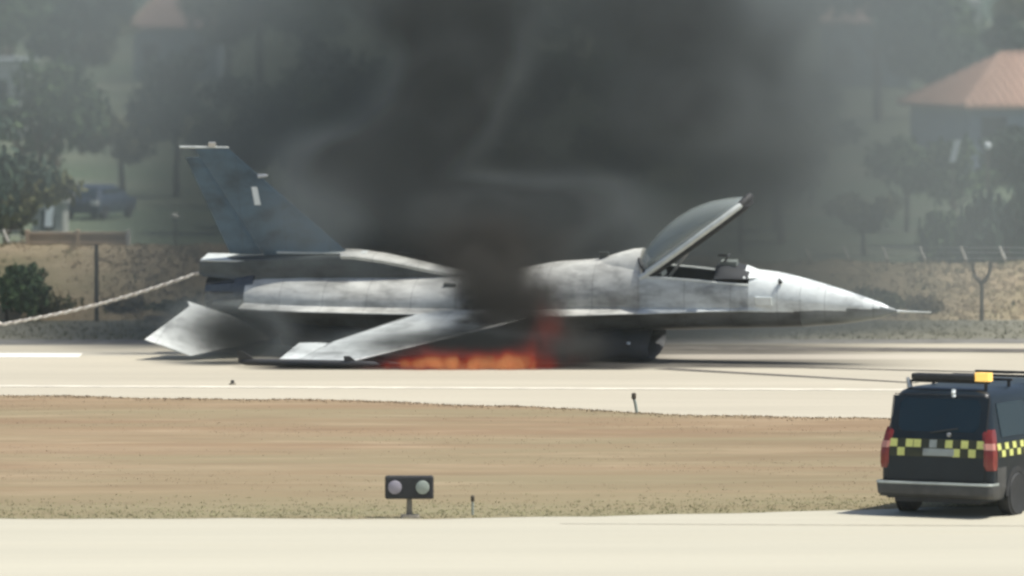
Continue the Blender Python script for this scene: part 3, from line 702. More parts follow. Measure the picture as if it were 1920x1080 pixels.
stake(1189, 775, 737, .028, 'thin dark marker standing at the near runway edge below the aircraft', lean=.06)
x, y = ppt(435, 722); e = empty('edge_light', (x, y, 0), label='tiny dark stub light on the runway left of the wingtip', cat='light')
b = MB(); b.tube([(0,0,0),(0,0,.03)], [.07,.06], 10); b.build('base', M['signpost'], e); b = MB(); b.tube([(0,0,.03),(0,0,.07),(0,0,.09)], [.035,.035,.02], 10); b.build('lens', M['black'], e)

# ------------------------------------------------------------------ the fighter aircraft
ROLL, YAW, ZR = R(13.5), R(-17), 1.18
jet = empty('fighter_jet', rot=(ROLL, 0, YAW), label='burning grey fighter aircraft lying on its belly on the runway with raised canopy', cat='aircraft')
Rj = Euler((ROLL, 0, YAW)).to_matrix()
JC = Vector((0, 143.7, ZR))
jet.location = JC - Rj @ Vector((0,0,ZR))
JM = Matrix.Translation((0,0,ZR))
def jb(name, b, mat, parent=jet, smooth=True, **k):
    b.v = [(x, y, z+ZR) for x, y, z in b.v]; return b.build(name, mat, parent, smooth=smooth, **k)
NP = 12
def ring(x, wb, we, zc, up, dn, e=1.0, el=1.0):
    NB = NP-3; th0 = min(.04, up*.3); side = []
    for i in range(NP+1):                 # fraction of the quarter: body wall, then the flat ledge of the strake
        if i <= NB: a = math.pi/2*i/NB; side.append((wb*math.sin(a), max(0, math.cos(a)), 1.0))
        else: t = (i-NB)/3; side.append((wb+(we-wb)*t, 0, 1-t*.75))
    pts = [(x, y, zc+th0*k_+up*c_) for y, c_, k_ in side] + [(x, y, zc-th0*k_-dn*c_) for y, c_, k_ in side[::-1]]
    return pts + [(x, -y, z) for x, y, z in pts[-2:0:-1]]
def dens(tab, step=.12):
    out = []
    for a, b_ in zip(tab, tab[1:]):
        n = max(1, int(abs(b_[0]-a[0])/step))
        for i in range(n):
            t = i/n; out.append([u+(v-u)*t for u, v in zip(a, b_)])
    out.append(list(tab[-1]))
    for _ in range(2):                    # smooth the stations
        o2 = [out[0]] + [[p[0]]+[(p[k]*2+q_[k]+r_[k])/4 for k in range(1, len(p))] for q_, p, r_ in zip(out, out[1:], out[2:])] + [out[-1]]
        out = o2
    return out
nose_t = [(8.0,.012,.012,-.12,.012,.012),(7.8,.085,.085,-.12,.085,.08),(7.5,.17,.17,-.11,.17,.14),(7.0,.275,.275,-.09,.32,.24),(6.5,.36,.36,-.06,.44,.32),(6.1,.42,.42,-.04,.53,.37)]
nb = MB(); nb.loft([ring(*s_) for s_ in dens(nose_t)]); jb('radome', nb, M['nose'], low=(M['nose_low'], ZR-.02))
n2 = [(6.095,.42,.42,-.04,.53,.37),(5.6,.47,.47,-.02,.63,.41),(5.25,.49,.50,-.01,.66,.43),(5.05,.50,.53,0,.66,.45)]
ck = [(5.05,.51,.53,0,.70,.45),(4.4,.54,.62,0,.78,.47),(3.7,.57,.74,0,.88,.50),(3.0,.60,.86,0,.95,.52),(2.85,.61,.88,0,.95,.52)]
rr_ = [(2.849,.61,.88,0,.93,.52),(2.6,.62,.92,0,.93,.55),(2.2,.65,.99,0,.86,.6),(1.6,.70,1.10,0,.80,.65),(.9,.76,1.2,0,.74,.7),(.2,.80,1.2,0,.60,.7),(-.6,.82,1.2,0,.50,.7),(-1.5,.84,1.18,0,.46,.7),(-3,.84,1.16,0,.45,.68),(-4.2,.80,1.12,0,.44,.62),(-5.0,.72,1.05,0,.43,.57),(-5.5,.64,.98,0,.44,.54)]
# one body mesh: nose section, cockpit section (top left open), rear section
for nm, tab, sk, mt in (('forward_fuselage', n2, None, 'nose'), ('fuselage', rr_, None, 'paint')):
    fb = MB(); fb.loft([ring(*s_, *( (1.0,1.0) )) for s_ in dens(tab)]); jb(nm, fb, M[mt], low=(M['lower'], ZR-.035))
fb = MB(); rg = [ring(*s_) for s_ in dens(ck)]; NR = len(rg[0]); CUT = 5
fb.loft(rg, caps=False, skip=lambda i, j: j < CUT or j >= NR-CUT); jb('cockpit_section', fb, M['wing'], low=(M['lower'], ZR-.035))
sill = MB()
for s in (CUT, NR-CUT):
    sill.tube([(p[s][0], p[s][1], p[s][2]) for p in rg], .022, 6)
jb('cockpit_sill', sill, M['frame'])
# tub: walls and floor
tb = MB(); tr = [[(p[CUT][0], p[CUT][1]*.97, p[CUT][2]), (p[CUT][0], p[CUT][1]*.85, -.1), (p[CUT][0], -p[CUT][1]*.85, -.1), (p[CUT][0], -p[CUT][1]*.97, p[CUT][2])] for p in rg]
tb.loft(tr, closed=False, caps=True); jb('cockpit_tub', tb, M['cockpit'], smooth=False)
# seat
st = empty('ejection_seat'); st.parent = jet
b = MB(); b.box(-.06,.08,-.2,.2,0,.95, Matrix.Translation((3.35,0,-.05)) @ Matrix.Rotation(R(-22),4,'Y')); jb('seat_back', b, M['cockpit'], st, False)
b = MB(); b.box(-.1,.1,-.17,.17,.62,1.0, Matrix.Translation((3.38,0,-.05)) @ Matrix.Rotation(R(-22),4,'Y')); jb('headrest', b, M['seatgrey'], st, False)
b = MB(); b.box(3.45,3.95,-.2,.2,.05,.2); jb('seat_cushion', b, M['seatgrey'], st, False)
b = MB(); b.tube([(3.1,.14,.55),(3.2,.14,.86)], .035, 8); b.tube([(3.1,-.14,.55),(3.2,-.14,.86)], .035, 8); jb('seat_rails', b, M['metal'], st)
# coaming, panel and sight
b = MB(); b.loft([[(5.04,.36,.60),(5.04,.2,.70),(5.04,-.2,.70),(5.04,-.36,.60),(5.04,0,.4)],[(4.6,.42,.62),(4.6,.22,.80),(4.6,-.22,.80),(4.6,-.42,.62),(4.6,0,.4)],[(4.35,.40,.60),(4.35,.20,.80),(4.35,-.20,.80),(4.35,-.40,.60),(4.35,0,.45)]]); jb('instrument_coaming', b, M['cockpit'])
b = MB(); b.box(4.42,4.75,-.09,.09,.78,.88); jb('sight_unit', b, M['seatgrey'], None or jet, False)
b = MB(); b.box(-.012,.012,-.10,.10,0,.16, Matrix.Translation((4.5,0,.87)) @ Matrix.Rotation(R(35),4,'Y')); b.box(-.16,.02,-.1,-.085,0,.04, Matrix.Translation((4.55,0,.99))); jb('sight_glass', b, M['cockpit'], jet, False)
b = MB(); b.loft([[(5.3,y,z) for y,z in ((-.22,.60),(0,.655),(.22,.60))]+[(5.3,0,.55)],[(4.95,y,z) for y,z in ((-.36,.62),(0,.80),(.36,.62))]+[(4.95,0,.5)]]); jb('nose_cowl', b, M['nose'])
# humped fairing behind the canopy
b = MB(); b.loft([[(x, wd*math.cos(t), .45+h_*math.sin(t)) for t in [math.pi*i/12 for i in range(13)]] for x, wd, h_ in ((2.82,.44,.66),(2.6,.43,.64),(2.3,.40,.56),(1.9,.34,.42),(1.5,.26,.32),(1.0,.15,.22))], closed=True); jb('canopy_rear_fairing', b, M['spine'])
# canopy, raised on its rear hinge
cp = empty('canopy'); cp.parent = jet; cp.location = (2.95, 0, .70+ZR); cp.rotation_euler = (0, R(-35), 0)
prof = [(0,.43,.31),(.12,.45,.36),(.35,.47,.43),(.7,.48,.50),(1.1,.48,.525),(1.5,.46,.49),(1.9,.42,.38),(2.2,.36,.24),(2.42,.27,.11),(2.5,.2,.03)]
g = MB(); g.loft([[(x, wd*math.cos(t), h_*math.sin(t)) for t in [math.pi*i/16 for i in range(17)]] for x, wd, h_ in prof], closed=False, caps=False)
go = g.build('canopy_glass', M['glass'], cp, smooth=True); sd = go.modifiers.new('solid', 'SOLIDIFY'); sd.thickness = .015
fr = MB(); fr.tube([(x, -wd-.01, -.01) for x, wd, _ in [(-.14,.43,0)]+prof]+[(2.53,0,0)]+[(x, wd+.01, -.01) for x, wd, _ in (prof[::-1]+[(-.14,.43,0)])], .062, 8)
fr.build('canopy_frame', M['frame'], cp, smooth=True)
fr = MB(); fr.tube([(x, -wd+.03, -.10) for x, wd, _ in prof]+[(2.52,0,-.08)]+[(x, wd-.03, -.10) for x, wd, _ in prof[::-1]], .06, 8); fr.build('canopy_seal', M['black'], cp, smooth=True)
fr = MB(); fr.tube([(2.44,-.24,-.02),(2.56,-.12,.0),(2.6,0,.01),(2.56,.12,.0),(2.44,.24,-.02)], .085, 8); fr.build('front_bow', M['black'], cp, smooth=True)
fr = MB(); fr.tube([(.02, .445*math.cos(t), .36*math.sin(t)) for t in [math.pi*i/14 for i in range(15)]], .035, 8); fr.build('rear_bow', M['black'], cp, smooth=True)
b = MB(); b.tube([(3.15,0,.3),(3.75,0,1.05)], .03, 8); jb('canopy_strut', b, M['metal'])
# intake
def se(x, wd, zt, zb, ex=.75, n=28):
    zc, h_ = (zt+zb)/2, (zt-zb)/2; out = []
    for i in range(n):
        t = 2*math.pi*i/n; cy, cz = math.cos(t), math.sin(t)
        out.append((x, wd*math.copysign(abs(cy)**ex, cy), zc+h_*math.copysign(abs(cz)**ex, cz)))
    return out
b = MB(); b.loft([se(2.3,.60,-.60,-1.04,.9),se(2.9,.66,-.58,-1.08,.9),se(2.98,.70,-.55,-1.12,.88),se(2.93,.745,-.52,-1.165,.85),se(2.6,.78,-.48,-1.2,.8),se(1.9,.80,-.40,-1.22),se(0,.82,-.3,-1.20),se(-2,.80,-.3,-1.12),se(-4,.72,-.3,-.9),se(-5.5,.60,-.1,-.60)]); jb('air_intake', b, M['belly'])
b = MB(); b.tube([(2.62,-.78,-.62),(2.62,-.80,-.66)], .035, 8); jb('intake_lamp', b, M['white'])
b = MB(); b.loft([se(2.5,.60,-.60,-1.04), se(1.5,.5,-.55,-1.0)]); jb('intake_duct', b, M['black'])
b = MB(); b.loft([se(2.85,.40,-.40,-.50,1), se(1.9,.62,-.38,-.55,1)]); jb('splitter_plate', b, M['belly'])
# gear doors torn open under the belly
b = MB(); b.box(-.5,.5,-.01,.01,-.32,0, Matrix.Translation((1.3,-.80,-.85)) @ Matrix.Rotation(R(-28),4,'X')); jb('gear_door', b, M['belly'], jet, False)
# nozzle
n = 24
nz_ = empty('exhaust_nozzle'); nz_.parent = jet
b = MB(); b.loft([[(x, r*math.cos(t), .0+r*math.sin(t)) for t in [2*math.pi*i/n for i in range(n)]] for x, r in ((-5.35,.58),(-5.6,.575),(-5.75,.57))]); jb('nozzle_ring', b, M['nozzle'], nz_)
for i in range(16):
    t0, t1 = 2*math.pi*(i+.06)/16, 2*math.pi*(i+.94)/16
    def P(x, r, t): return (x, r*math.cos(t), r*math.sin(t))
    b = MB(); b.add([P(-5.75,.56,t0),P(-5.75,.56,t1),P(-6.4,.46,t1),P(-6.4,.46,t0),P(-5.75,.52,t0),P(-5.75,.52,t1),P(-6.4,.43,t1),P(-6.4,.43,t0)], [(0,1,2,3),(7,6,5,4),(0,4,5,1),(2,6,7,3),(1,5,6,2),(3,7,4,0)])
    jb('nozzle_petal', b, M['nozzle'], nz_, False)
b = MB(); b.loft([[(x, r*math.cos(t), r*math.sin(t)) for t in [2*math.pi*i/n for i in range(n)]] for x, r in ((-5.3,.5),(-6.3,.41))], caps=True); jb('nozzle_core', b, M['black'], nz_)
# fin root fairing
def boxring(x, hw, z0, z1, r=.07):
    return [(x,-hw*1.25,z0),(x,-hw,z0+.12),(x,-hw,z1-r),(x,-hw+r*.6,z1-.015),(x,0,z1),(x,hw-r*.6,z1-.015),(x,hw,z1-r),(x,hw,z0+.12),(x,hw*1.25,z0)]
b = MB(); b.loft([boxring(*s_) for s_ in ((-.9,.12,.30,.52),(-1.4,.16,.30,.60),(-2.0,.19,.30,.72),(-2.6,.21,.30,.84),(-3.2,.22,.30,.92))]); jb('fin_fairing_front', b, M['fairing'])  # dark sides: the fairing's shaded flank put into its colour
b = MB(); b.loft([[(x,-w_,z+.0),(x,-w_*.7,z+.045),(x,w_*.7,z+.045),(x,w_,z),(x,w_*.9,z-.08),(x,-w_*.9,z-.08)] for x,w_,z in ((-.9,.13,.52),(-1.4,.175,.60),(-2.0,.205,.72),(-2.6,.225,.84),(-3.2,.235,.92),(-3.5,.235,.925))]); jb('fairing_highlight', b, M['spine'])  # pale cap added as the sunlit highlight along the top
b = MB(); b.loft([boxring(*s_) for s_ in ((-3.2,.22,.30,.92),(-3.7,.23,.30,.925),(-4.6,.25,.30,.90),(-5.2,.27,.28,.86))]); jb('fin_fairing', b, M['fairing'])
b = MB(); b.loft([boxring(*s_) for s_ in ((-5.2,.27,.34,.86),(-5.6,.28,.42,.84),(-6.45,.24,.48,.78),(-6.55,.2,.52,.74))]); jb('chute_housing', b, M['fairing'])
b = MB(); b.box(-6.5,-5.55,-.255,.255,.785,.81); jb('housing_strake', b, M['frame'], jet, False)
b = MB(); b.box(-4.9,-3.0,-.10,.10,.93,.955); jb('fin_root_strip', b, M['frame'], jet, False)
# surfaces: lofted aerofoil between two chords
def foil(p_le, p_te, thick, axis, n=8):
    le, te = Vector(p_le), Vector(p_te); up = Vector(axis); top = []; bot = []
    for i in range(n+1):
        t = i/n; h_ = thick*2.2*(math.sqrt(t)*(1-t))*1.2+.004
        top.append(tuple(le.lerp(te, t) + up*h_)); bot.append(tuple(le.lerp(te, t) - up*h_))
    return top + bot[::-1]
def surf(name, sects, mat, axis=(0,0,1), thick=.05, **k):
    b = MB(); b.loft([foil(a, c_, th_, axis) for a, c_, th_ in sects]); return jb(name, b, mat, **k)
for s in (-1, 1):
    def W(x, y, z=0): return (x, s*y, z)
    surf('wing', [(W(1.0,1.0),W(-1.65,1.0),.075),(W(.55,1.25),W(-1.7,1.25),.06),(W(-1.05,3.1),W(-2.75,3.1),.035),(W(-2.2,4.5),W(-3.1,4.5),.018)], M['wing'])
    dx, dz = -1.30*math.cos(R(20)), -1.30*math.sin(R(20))
    surf('flaperon', [(W(-1.71,1.22),W(-1.71+dx,1.22,dz),.03),(W(-2.81,3.25),W(-2.81+dx*.55,3.25,dz*.55),.018)], M['flapshade'])
    surf('wing_outer_edge', [(W(-2.83,3.27),W(-3.45,3.27),.015),(W(-3.11,4.5),W(-3.5,4.5),.01)], M['wing'])
    surf('leading_edge_flap', [(W(.70,1.25,-.03),W(.42,1.25,-.0),.03),(W(-2.13,4.5,-.03),W(-2.30,4.5,0),.02)], M['wing'])
    rl = empty('wingtip_rail'); rl.parent = jet
    b = MB(); b.tube([(x, s*4.60, 0) for x in (-1.35,-1.45,-1.75,-4.1,-4.25)], [.012,.05,.07,.07,.03], 10); jb('rail_body', b, M['belly'], rl)
    for (x0, x1, hh) in ((-1.75,-1.95,.16),(-3.85,-4.15,.22)):
        b = MB(); b.add([(x0,s*4.60,.0),(x1,s*4.60,hh),(x1-.12,s*4.60,hh),(x1-.12,s*4.60,0),(x0,s*4.615,.0),(x1,s*4.615,hh),(x1-.12,s*4.615,hh),(x1-.12,s*4.615,0)], [(0,1,2,3),(7,6,5,4),(0,4,5,1),(1,5,6,2),(2,6,7,3),(3,7,4,0)]); jb('rail_fin', b, M['belly'], rl, False)
    # all-moving tailplane, trailing edge up
    tp = MB(); a0 = R(-10)
    Mx = Matrix.Translation((-5.50, s*1.0, -.22)) @ Matrix.Rotation(s*a0, 4, 'X') @ Matrix.Rotation(R(21 if s < 0 else 0), 4, 'Y')
    tp.loft([[tuple(Mx @ Vector(p)) for p in foil((lx, s*yy, 0), (tx, s*yy, 0), tk, (0,0,1))] for lx, tx, yy, tk in ((.95,-1.12,0,.035),(.85,-1.02,.15,.03),(-.42,-1.40,1.95,.014))])
    jb('tailplane', tp, M['tailpaint'])
    b = MB(); Mv = Matrix.Translation((-4.3, s*.55, -.55)) @ Matrix.Rotation(R(-15*s), 4, 'X')
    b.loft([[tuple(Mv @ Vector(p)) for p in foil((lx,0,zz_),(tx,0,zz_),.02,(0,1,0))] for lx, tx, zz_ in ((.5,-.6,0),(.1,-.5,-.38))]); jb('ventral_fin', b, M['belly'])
# speed brake shelf blocks beside the nozzle
for s in (-1, 1):
    b = MB(); b.loft([[(x, s*y_, z_) for y_, z_ in ((.62,.10),(1.0*k_,.05),(1.0*k_,-.08),(.62,-.16))] for x, k_ in ((-5.5,.98),(-5.9,.92),(-6.1,.86))]); jb('speed_brake', b, M['fairing'], jet, False)
# fin and rudder
FZ0, FZ1 = .80, 3.10
def fx(z, le): t = (z-FZ0)/(FZ1-FZ0); return (-3.25 + t*(-5.80+3.25)) if le else (-5.90 + t*(-6.80+5.90))
b = MB(); b.loft([foil((fx(z,1),0,z),(fx(z,1)+(fx(z,0)-fx(z,1))*.72,0,z),th_,(0,1,0)) for z, th_ in ((FZ0,.06),(1.9,.04),(FZ1,.02))]); jb('tail_fin', b, M['dark'])
b = MB(); b.loft([foil((fx(z,1)+(fx(z,0)-fx(z,1))*.725,0,z),(fx(z,0),0,z),th_,(0,1,0)) for z, th_ in ((FZ0+.08,.02),(2.9,.012))]); jb('rudder', b, M['dark'])
b = MB(); b.tube([(fx(FZ1,1)+.02,0,FZ1+.02),(-6.4,0,FZ1+.02),(-6.83,0,FZ1+.02)], [.015,.022,.022], 8); jb('fin_cap', b, M['frame'])
b = MB(); b.box(-6.2,-6.05,-.03,.03,FZ1+.04,FZ1+.12); jb('tip_light', b, M['metal'], jet, False)
b = MB(); b.tube([(fx(2.5,1)-.06,0,2.52),(fx(2.5,1)+.14,0,2.54)], [.045,.025], 8); jb('fin_antenna', b, M['metal'])
b = MB(); b.add([(-5.30,-.055,1.93),(-5.34,-.055,2.31),(-5.22,-.052,2.31),(-5.17,-.055,1.93),(-5.30,-.04,1.93),(-5.34,-.04,2.31),(-5.22,-.04,2.31),(-5.17,-.04,1.93)], [(0,1,2,3),(7,6,5,4),(0,4,5,1),(2,6,7,3)]); jb('fin_flash', b, M['white'], jet, False)
# probe and small fittings
b = MB(); b.tube([(7.97,0,-.12),(8.2,0,-.125),(8.66,0,-.13)], [.03,.02,.012], 8); jb('nose_probe', b, M['frame'])
b = MB(); b.box(5.2,5.55,-.515,-.48,.10,.28); jb('gun_panel', b, M['nose'], jet, False, bevel=.01)
b = MB(); b.tube([(5.7,-.30,.52),(5.68,-.32,.60)], [.05,.02], 8); jb('nose_antenna', b, M['black'])
b = MB(); b.box(1.9,2.1,-.02,.02,.78,1.02); jb('spine_antenna', b, M['fairing'], jet, False)
b = MB(); b.tube([(-1.0,-.5,.41),(-1.25,-.5,.43)], .05, 8); jb('scoop', b, M['fairing'])

# drag-chute riser: two twisted strands trailing from the housing
rope = empty('parachute_cord', label='white twisted cord trailing from the tail of the aircraft to the left margin', cat='cord')
P0 = JC + Rj @ Vector((-6.5, -.05, .52)); P1 = at(0, 609, 146.5); P2 = Vector((-14.5, 147, .03)); rope.location = (P0.x, P0.y, 0)
path = []
for i in range(420):
    t = i/419; 
    if t < .72:
        u = t/.72; p = P0.lerp(P1, u); p.z -= .11*math.sin(math.pi*u)
    else:
        u = (t-.72)/.28; p = P1.lerp(P2, u); p.z = P1.z*(1-u)**1.6+.03
    path.append(p - rope.location)
for kx, mt in ((0,'rope'),(math.pi,'ropedark')):
    b = MB(); b.tube([p + Vector((0, .014*math.cos(i*.42+kx), .014*math.sin(i*.42+kx))) for i, p in enumerate(path)], .027 if kx == 0 else .022, 6); b.build('strand', M[mt], rope, smooth=True)

# debris below the aircraft
b = MB(); b.tube([(0,0,.05),(.5,.05,.08),(1.0,0,.05)], [.03,.07,.03], 8); o = b.build('debris', M['fairing'], smooth=True, label='pale torn tube lying below the near wing in front of the flames', cat='debris'); o.location = (*ppt(655, 688), 0)

# ------------------------------------------------------------------ car parked behind the wall
car = empty('parked_car', (TX(185, 215), 215, 0), (0,0,R(70)), label='dark blue parked car with pale lights, above the tan parapet at the left', cat='car'); car.scale = (.72,)*3
cz = [(.25,-2.0,2.0,.82),(.5,-2.1,2.1,.86),(.8,-2.1,2.05,.86),(.92,-1.9,1.3,.83),(1.3,-1.5,.6,.68),(1.42,-1.2,.2,.6)]
b = MB(); b.loft([rrect(a, c_, hw, z, .15) for z, a, c_, hw in cz]); M['carblue'] = plain('car_blue', (.02,.035,.06), .3); b.build('body', M['carblue'], car, smooth=True)
b = MB(); b.loft([rrect(-1.92,-1.2,.70,.96,.05), rrect(-1.56,-1.2,.6,1.28,.05)]); b.build('rear_window', M['vglass'], car)
for s in (-1,1):
    b = MB(); b.box(-2.14,-2.0,*sorted((s*.55,s*.85)),.62,.82); b.build('tail_light', M['bracket'], car)
    for wx in (-1.3,1.3): wheel(car, wx, s*.78, .31, .2)
    b = MB(); b.box(-1.3,.5,*sorted((s*.70,s*.78)),.95,1.25); b.build('side_window', M['vglass'], car)

# ------------------------------------------------------------------ smoke and fire (volumes)
def volume_object(name, lo, hi, res, blobs, mat, label, cat, nscale=.6, ndetail=4, nlo=.38, nhi=.62, nmin=.0, stretch=(1,1,1), dist=0.0):
    me = bpy.data.meshes.new(name); o = bpy.data.objects.new(name, me); C.objects.link(o)
    tag(o, label, cat, kind='stuff')
    ng = bpy.data.node_groups.new(name, 'GeometryNodeTree'); ng.interface.new_socket('Geometry', in_out='OUTPUT', socket_type='NodeSocketGeometry')
    N, L = ng.nodes, ng.links
    out = N.new('NodeGroupOutput'); vc = N.new('GeometryNodeVolumeCube'); sm = N.new('GeometryNodeSetMaterial'); sm.inputs['Material'].default_value = mat
    vc.inputs['Min'].default_value = lo; vc.inputs['Max'].default_value = hi
    for a, r_ in zip('XYZ', res): vc.inputs['Resolution '+a].default_value = r_
    pos = N.new('GeometryNodeInputPosition')
    # gentle domain warp so that the puffs curl
    wn = N.new('ShaderNodeTexNoise'); wn.inputs['Scale'].default_value = .45; wn.inputs['Detail'].default_value = 2
    L.new(pos.outputs[0], wn.inputs['Vector'])
    ws = N.new('ShaderNodeVectorMath'); ws.operation = 'SUBTRACT'; L.new(wn.outputs['Color'], ws.inputs[0]); ws.inputs[1].default_value = (.5,.5,.5)
    wm = N.new('ShaderNodeVectorMath'); wm.operation = 'SCALE'; L.new(ws.outputs[0], wm.inputs[0]); wm.inputs['Scale'].default_value = dist
    wa = N.new('ShaderNodeVectorMath'); wa.operation = 'ADD'; L.new(pos.outputs[0], wa.inputs[0]); L.new(wm.outputs[0], wa.inputs[1])
    P = wa.outputs[0]
    def mth(op, a, b_=None):
        m = N.new('ShaderNodeMath'); m.operation = op
        for i, x in ((0,a),(1,b_)):
            if x is None: continue
            if isinstance(x, (int,float)): m.inputs[i].default_value = x
            else: L.new(x, m.inputs[i])
        return m.outputs[0]
    tot = {}
    for (c_, r_, amp, cls) in blobs:
        s_ = N.new('ShaderNodeVectorMath'); s_.operation = 'SUBTRACT'; L.new(P, s_.inputs[0]); s_.inputs[1].default_value = c_
        d_ = N.new('ShaderNodeVectorMath'); d_.operation = 'DIVIDE'; L.new(s_.outputs[0], d_.inputs[0]); d_.inputs[1].default_value = r_
        q_ = N.new('ShaderNodeVectorMath'); q_.operation = 'DOT_PRODUCT'; L.new(d_.outputs[0], q_.inputs[0]); L.new(d_.outputs[0], q_.inputs[1])
        g_ = mth('MULTIPLY', mth('EXPONENT', mth('MULTIPLY', q_.outputs['Value'], -1.0)), amp)
        tot[cls] = mth('ADD', tot[cls], g_) if cls in tot else g_
    sv = N.new('ShaderNodeVectorMath'); sv.operation = 'MULTIPLY'; L.new(P, sv.inputs[0]); sv.inputs[1].default_value = stretch
    nn = N.new('ShaderNodeTexNoise'); nn.inputs['Scale'].default_value = nscale; nn.inputs['Detail'].default_value = ndetail; nn.inputs['Roughness'].default_value = .5
    L.new(sv.outputs[0], nn.inputs['Vector'])
    mr = N.new('ShaderNodeMapRange'); mr.interpolation_type = 'SMOOTHSTEP'; L.new(nn.outputs[0], mr.inputs[0]); mr.inputs[1].default_value = nlo; mr.inputs[2].default_value = nhi; mr.inputs[3].default_value = nmin; mr.inputs[4].default_value = 1
    dsum = mth('MULTIPLY', tot[0], mr.outputs[0])
    if 1 in tot: dsum = mth('ADD', dsum, tot[1])          # smooth, even veil
    dsum = mth('MAXIMUM', mth('SUBTRACT', dsum, .004), 0.0)
    L.new(dsum, vc.inputs['Density']); L.new(vc.outputs[0], sm.inputs['Geometry']); L.new(sm.outputs[0], out.inputs[0])
    md = o.modifiers.new('volume', 'NODES'); md.node_group = ng
    return o
k = Mat('smoke_volume'); k.n.remove(k.b); pv = k.n.new('ShaderNodeVolumePrincipled'); 
vi = k.n.new('ShaderNodeVolumeInfo'); k.l.new(k.ramp(vi.outputs['Density'], [(0.0,(.43,.475,.485)),(.18,(.31,.345,.35)),(.5,(.12,.134,.138)),(1.0,(.016,.019,.020))]), pv.inputs['Color'])
pv.inputs['Density'].default_value = 1.0; pv.inputs['Anisotropy'].default_value = .1
k.l.new(pv.outputs[0], k.n['Material Output'].inputs['Volume']); M['smoke'] = k.m
k.m.cycles.volume_interpolation = 'LINEAR'
def sm(px, py, D, rpx, rpy, rD, amp, cls=0):
    D += 1.0
    p = at(px, py, D); s_ = D/F; return (tuple(p), (rpx*s_, rD, rpy*s_), amp, cls)
blobs = [
 # thin smoke drifting past the fin
 sm(600, 405, 142.9, 75, 65, .7, .38, 1),
 # dark billows behind
 sm(905, 395, 145.2, 140, 34, 1.3, 7.0), sm(700, 318, 146.2, 88, 48, 1.5, 9.0), sm(770, 255, 146.4, 60, 50, 1.4, 8.0), sm(825, 190, 146.6, 58, 60, 1.4, 8.0), sm(865, 110, 147.0, 62, 55, 1.5, 6.0), sm(850, 20, 147.6, 90, 60, 1.5, 4.5),
 sm(1060, 360, 146.6, 100, 30, 1.5, 1.8), sm(1290, 195, 148.0, 100, 70, 1.8, 1.5), sm(1430, 130, 150.0, 130, 120, 2.4, .5), sm(1420, 330, 150.0, 130, 90, 2.4, .4), sm(1260, 30, 149.0, 110, 70, 2.0, 1.6), sm(780, -170, 149, 260, 140, 3.0, 1.2), sm(1150, -220, 150, 300, 140, 3.5, .9),
 sm(800, 450, 146.6, 170, 50, 1.4, 1.6), sm(1060, 440, 146.6, 140, 50, 1.4, 1.5), sm(930, 440, 145.2, 110, 45, 1.2, 4.0), sm(1000, 300, 148.0, 110, 80, 1.5, .4),
 # smooth veil
 sm(860, 260, 151.8, 470, 360, 3.2, .27, 1), sm(1160, 260, 152, 430, 340, 3.4, .26, 1), sm(560, 300, 154, 300, 320, 4.0, .20, 1), sm(220, 60, 157, 460, 230, 3.5, .20, 1), sm(1520, 130, 156, 380, 280, 3.8, .26, 1), sm(1580, 480, 154, 340, 170, 3.6, .17, 1),
 sm(340, 400, 154, 120, 160, 3.5, .14, 1), sm(700, 560, 153, 360, 110, 3.5, .14, 1), sm(1150, 560, 153, 330, 110, 3.5, .26, 1), sm(1330, 610, 150.0, 200, 60, 3, .24, 1),
 sm(840, 645, 139.5, 140, 16, .4, 6.0), sm(445, 622, 141.0, 58, 38, .55, 5.0, 1), sm(370, 605, 141.4, 40, 34, .5, 1.0, 1)]
volume_object('smoke', (-13, 137.5, -.02), (12, 162, 14), (170, 120, 110), blobs, M['smoke'], 'dark grey smoke billowing up behind the aircraft from the fire at its wing root', 'smoke', .70, 5, .30, .62, .36, (1,1,1), .45)
k = Mat('sooty_smoke_volume'); k.n.remove(k.b); pv = k.n.new('ShaderNodeVolumePrincipled'); pv.inputs['Color'].default_value = (.078,.074,.068,1); pv.inputs['Density'].default_value = 1.0
k.l.new(pv.outputs[0], k.n['Material Output'].inputs['Volume']); M['soot'] = k.m
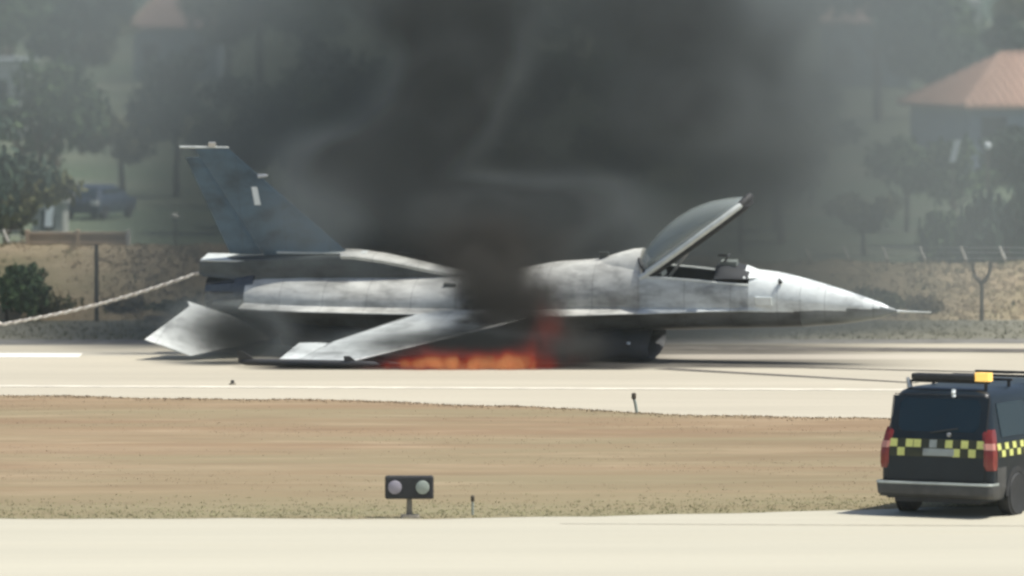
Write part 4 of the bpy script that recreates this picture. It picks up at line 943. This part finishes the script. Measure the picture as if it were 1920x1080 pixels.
pb = [sm(1050, 650, 140.0, 50, 30, .5, 5.5), sm(1015, 615, 140.1, 46, 34, .55, 5.5), sm(980, 575, 140.3, 50, 34, .6, 5.0), sm(950, 535, 140.8, 58, 34, .7, 4.5), sm(930, 495, 141.9, 66, 34, .9, 4.0), sm(915, 455, 143.2, 84, 36, 1.0, 3.5), sm(905, 415, 144.6, 100, 36, 1.1, 3.2)]
volume_object('fire_smoke', (-3.2, 138.6, 0.0), (3.2, 148.5, 5.2), (110, 120, 90), pb, M['soot'], 'brown black smoke column rising across the middle of the aircraft from the flames', 'smoke', 1.15, 5, .36, .60, .06, (1,.7,.8), .75)
k = Mat('fire_volume'); k.n.remove(k.b); pv = k.n.new('ShaderNodeVolumePrincipled'); pv.inputs['Color'].default_value = (.10,.04,.03,1)
vi = k.n.new('ShaderNodeVolumeInfo'); rc = k.ramp(vi.outputs['Density'], [(0.0,(1.0,.05,.03)),(.6,(1.0,.09,.025)),(.85,(1.0,.20,.05)),(1.0,(1.0,.40,.14))])
pv.inputs['Density'].default_value = 1.2; k.l.new(rc, pv.inputs['Emission Color'])
k.l.new(k.math('MULTIPLY', vi.outputs['Density'], .52), pv.inputs['Emission Strength'])
k.l.new(pv.outputs[0], k.n['Material Output'].inputs['Volume']); M['fire'] = k.m
fb = [sm(800, 690, 138.9, 60, 8, .35, 3.4), sm(880, 689, 138.9, 70, 10, .35, 4.0), sm(960, 684, 138.9, 42, 16, .35, 3.6), sm(880, 676, 139.1, 110, 13, .4, .8), sm(995, 662, 139.2, 22, 22, .35, .5), sm(1025, 620, 139.25, 26, 38, .35, .30)]
volume_object('fire', (-4.0, 138.5, 0.0), (2.4, 142.4, 1.8), (150, 60, 60), fb, M['fire'], 'red orange flames burning low under the near wing root', 'fire', 3.6, 5, .40, .62, .04, (1,1,.45), .6)

# ------------------------------------------------------------------ haze
b = MB(); b.box(-330, 330, -12, 700, -1.2, 26); k = Mat('haze_air'); k.n.remove(k.b)
pv = k.n.new('ShaderNodeVolumePrincipled'); pv.inputs['Color'].default_value = (.80,.86,.84,1); pv.inputs['Density'].default_value = .00016; pv.inputs['Anisotropy'].default_value = .3
k.l.new(pv.outputs[0], k.n['Material Output'].inputs['Volume'])
b.build('haze', k.m, kind='stuff')
